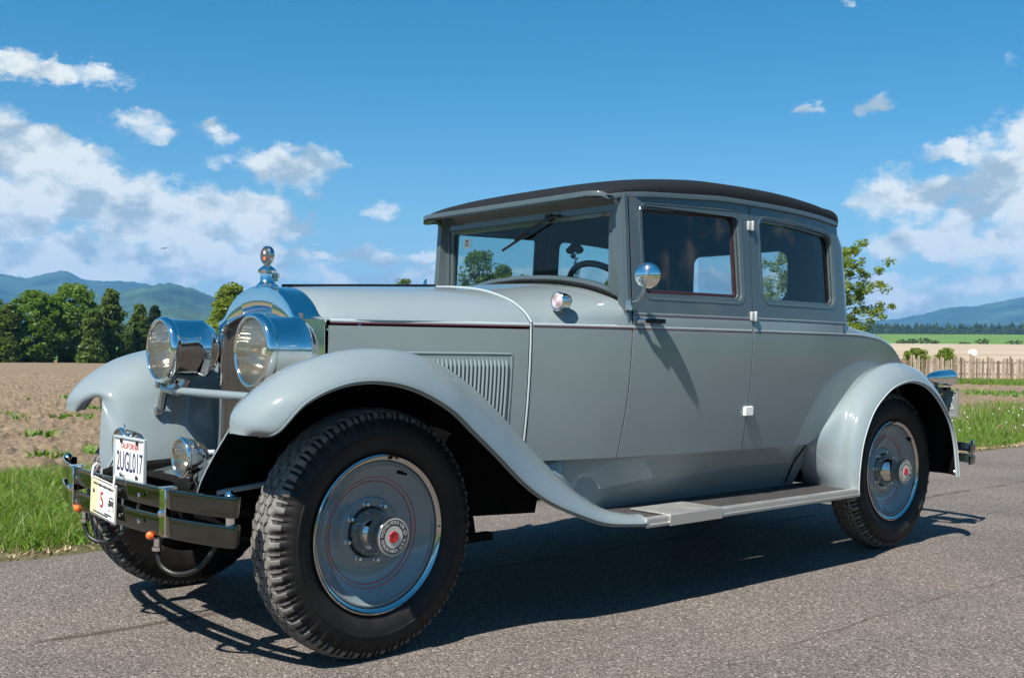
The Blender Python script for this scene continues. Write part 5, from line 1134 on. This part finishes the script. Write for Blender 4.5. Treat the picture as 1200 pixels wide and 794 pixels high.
# far wood as one mass
pts=[]
for i in range(1100):
    a=R_(rng.uniform(44,90)); r=1200+150*rng.random(); pts.append((CP[0]+r*math.sin(a),CP[1]+r*math.cos(a),9+6*rng.random()))
mb=MB()
for x,y,h in pts:
    z=float(gh(x,y))-1; w_=3+2.5*random.random(); k=6; zz=[0,.12,.4,.7,1]; wr=[.6,1,.8,.5,.05]; mb.grid([[(x+w_*wr[j]*math.cos(t+j)*random.uniform(.8,1.2),y+w_*wr[j]*math.sin(t+j)*random.uniform(.8,1.2),z+h*zz[j]) for t in np.linspace(0,2*math.pi,k,endpoint=False)] for j in range(5)],cv=True)
FW=simple('forest_green',(.022,.036,.016),.95,spec=.1,var=.5,vscale=.05)
o=mb.build('far_forest',FW,None,smooth=False); tag(o,'dark band of forest beyond the green field at the foot of the hills','forest',kind='stuff')
# ---- hills
HM=simple('wooded_hills',(.032,.055,.024),.97,spec=.08,var=.8,vscale=.006)
def hill(name,pts,D,depth,rough,wrap=None,nz=.05):
    az=[];el=[]
    for x,y in pts: a,e=pazel(x,y); az.append(math.degrees(a)); el.append(math.tan(e)*D+CP[2])
    a0,a1=az[0],az[-1]; azs=np.arange(a0,a1,.10); H=cr(az,el,azs); env=smooth(0,1.2,np.minimum(azs-a0,a1-azs)); H=np.clip(H,5,None)
    H=H*(1+nz*(fbm(azs*1.1+D,azs*0,4)-.5)); jit=rough*(fbm(azs*9+D,azs*0+2,3)-.5)*2
    ts=np.linspace(0,1,16); rows=[]
    for i,a in enumerate(azs):
        ar=R_(a); row=[]
        for t in ts:
            r=D-depth*(1-t); f=t**1.35+.10*math.sin(t*math.pi)*(float(vn(np.array(a*.9),np.array(t*4.+D)))-.5)*2+.05*math.sin(t*math.pi)*(float(fbm(np.array(a*1.4+t*3),np.array(t*4.+D),3))-.5)*2; row.append((CP[0]+r*math.sin(ar),CP[1]+r*math.cos(ar),-4+(H[i]*max(env[i],.0)+4)*f+jit[i]*env[i]*t**10))
        row.append((CP[0]+(D+400)*math.sin(ar),CP[1]+(D+400)*math.cos(ar),H[i]*env[i]*.8-12)); rows.append(row)
    mb=MB(); mb.grid(rows,flip=True); o=mb.build(name,HM,None,auto=0); tag(o,kind='structure'); return o
hill('hills',[(-700,350),(-400,332),(-150,335),(-40,318),(0,321),(30,326),(75,318),(105,328),(150,330),(185,336),(230,348),(300,360),(420,372),(600,385),(700,395)],5600,2200,4)
hill('hills',[(-500,380),(-200,375),(-20,362),(40,356),(90,352),(130,344),(165,337),(195,333),(220,337),(250,348),(290,360),(340,372),(420,384),(500,392)],3600,1700,4)
hill('hills',[(-300,398),(-60,385),(60,378),(150,372),(200,362),(240,366),(320,378),(450,388),(700,394),(900,396)],2600,900,3)
hill('hills',[(820,398),(920,391),(1010,377),(1050,373),(1090,366),(1115,360),(1135,359),(1165,355),(1200,349),(1300,338),(1500,330),(1900,345),(2600,360)],6000,2500,3)
hill('hills',[(760,402),(900,393),(1000,385),(1100,383),(1200,381),(1350,378),(1700,375),(2400,380)],2900,1100,3,nz=.03)
# wooded ridge on the camera side of the road (closes the valley behind the viewpoint)
def ring_hill(name,a0,a1,D,depth,prof):
    azs=np.arange(a0,a1,.5); rows=[]
    for a in azs:
        ar=R_(a); Hh=float(np.interp(a,[p[0] for p in prof],[p[1] for p in prof]))*(1+.25*(float(fbm(np.array(a*.12),np.array(D*1.)))-.5)); rows.append([(CP[0]+r*math.sin(ar),CP[1]+r*math.cos(ar),-3+(Hh+3)*f) for r,f in ((D-depth,0),(D-depth*.7,.3),(D-depth*.3,.72),(D,1),(D+300,.9))])
    mb=MB(); mb.grid(rows,flip=True); o=mb.build(name,HM,None,auto=0); tag(o,kind='structure')
ring_hill('hills',85,345,2500,1500,[(85,60),(110,230),(150,330),(190,380),(230,330),(280,260),(320,180),(345,60)])
# ---- fence
fa=P3(990,443,52.0); fb_=P3(1235,441,52.3); fz=lambda x,y: float(gh(x,y))
mid_=(fa+fb_)/2; F=empty('picket_fence',(mid_[0],mid_[1],fz(mid_[0],mid_[1])),'weathered wooden picket fence across the field to the right of the car','fence'); PINV[F.name]=Matrix.Translation((-mid_[0],-mid_[1],-fz(mid_[0],mid_[1])))
WD=[simple('weathered_wood',(.24,.18,.125),.9,var=.3,vscale=5),simple('weathered_wood_grey',(.31,.255,.19),.9,var=.3,vscale=5),simple('weathered_wood_brown',(.16,.11,.075),.9,var=.3,vscale=5)]
dv=fb_[:2]-fa[:2]; Lf=np.linalg.norm(dv); dv/=Lf; nv=np.array([-dv[1],dv[0]]); npk=98
# the fence proper is a run of close-set pickets on two rails
def picket(s,h,wd,m,tilt):
    c=fa[:2]+dv*s; z=fz(*c); mb=MB(); a=np.array([dv[0],dv[1],0])*wd/2; t=np.array([dv[0],dv[1],0])*tilt; n3=np.array([nv[0],nv[1],0])*.012; b=np.array([c[0],c[1],z-.05]); v=[]
    for q in(-1,1): v+= [b-a+n3*q,b+a+n3*q,b+a+t+n3*q+[0,0,h],b+t+n3*q+[0,0,h+.05],b-a+t+n3*q+[0,0,h-.01]]
    mb.add(v,[(0,1,2,3,4),(9,8,7,6,5),(0,5,6,1),(1,6,7,2),(2,7,8,3),(3,8,9,4),(4,9,5,0)]); return mb.build('picket',m,F,smooth=False)
for i in range(npk):
    s=Lf*(i+.5)/npk+.02*rng.normal(); picket(s,1.02+.06*rng.normal(),Lf/npk*.96*(.85+.2*rng.random()),WD[int(rng.choice([0,1,1,2,0]))],.025*rng.normal())
for z in(.3,.82):
    mb=MB(); c=(fa[:2]+fb_[:2])/2; mb.tube([(fa[0]+nv[0]*.04,fa[1]+nv[1]*.04,fz(*fa[:2])+z),(fb_[0]+nv[0]*.04,fb_[1]+nv[1]*.04,fz(*fb_[:2])+z)],.03,4); mb.build('rail',WD[2],F)
for s in np.arange(.3,Lf,2.6):
    c=fa[:2]+dv*s+nv*.10; mb=MB(); mb.tube([(c[0],c[1],fz(*c)-.1),(c[0],c[1],fz(*c)+1.12)],.06,8); mb.build('post',WD[1],F)
# wrapped bale in the pale field
p=P3(1140,408,150); z=float(gh(p[0],p[1])); mb=MB(); mb.lathe([(0,-.5),(.36,-.48),(.44,-.4),(.46,0),(.44,.4),(.36,.48),(0,.5)],(p[0],p[1],z+.42),(.6,.8,0),24)
mb.v=[v*1.0 for v in mb.v]; o=mb.build('wrapped_bale',M['plate_white'],None,loc=(p[0],p[1],z)); tag(o,'white wrapped bale lying in the pale field behind the fence','bale')
# a bird in the sky over the trees
p=P3(193,291,60); mb=MB(); mb.tube([(-.09,0,0),(-.03,0,.01),(.05,0,0),(.11,0,-.01)],[.004,.028,.022,.006],8); mb.add([(0,.0,.02),(.05,.0,.02),(-.02,.22,-.10),(-.05,.12,-.03)],[(0,1,2,3)]); mb.add([(0,.0,.02),(.05,.0,.02),(-.02,-.20,.12),(-.05,-.1,.06)],[(3,2,1,0)])
o=mb.build('bird',M['under'],None,solid=.006); o.location=p; o.rotation_euler=(.3,.2,.9); tag(o,'tiny dark bird flying low in the sky above the field trees','bird')
# ---- haze: one closed volume of air round everything, sky outside
HAZE=True
if HAZE:
    mb=MB(); mb.box((0,0,215),(13400,13400,590)); 
    m=bpy.data.materials.new('air_haze'); m.use_nodes=True; nt=m.node_tree; nt.nodes.clear(); o_=nt.nodes.new('ShaderNodeOutputMaterial'); v=nt.nodes.new('ShaderNodeVolumePrincipled'); v.inputs['Color'].default_value=(.16,.48,.95,1); v.inputs['Density'].default_value=.00013; v.inputs['Anisotropy'].default_value=0.0
    nt.links.new(v.outputs[0],o_.inputs['Volume']); o=mb.build('haze',m,None,smooth=False); tag(o,'pale blue air haze over the whole valley','haze',kind='stuff')
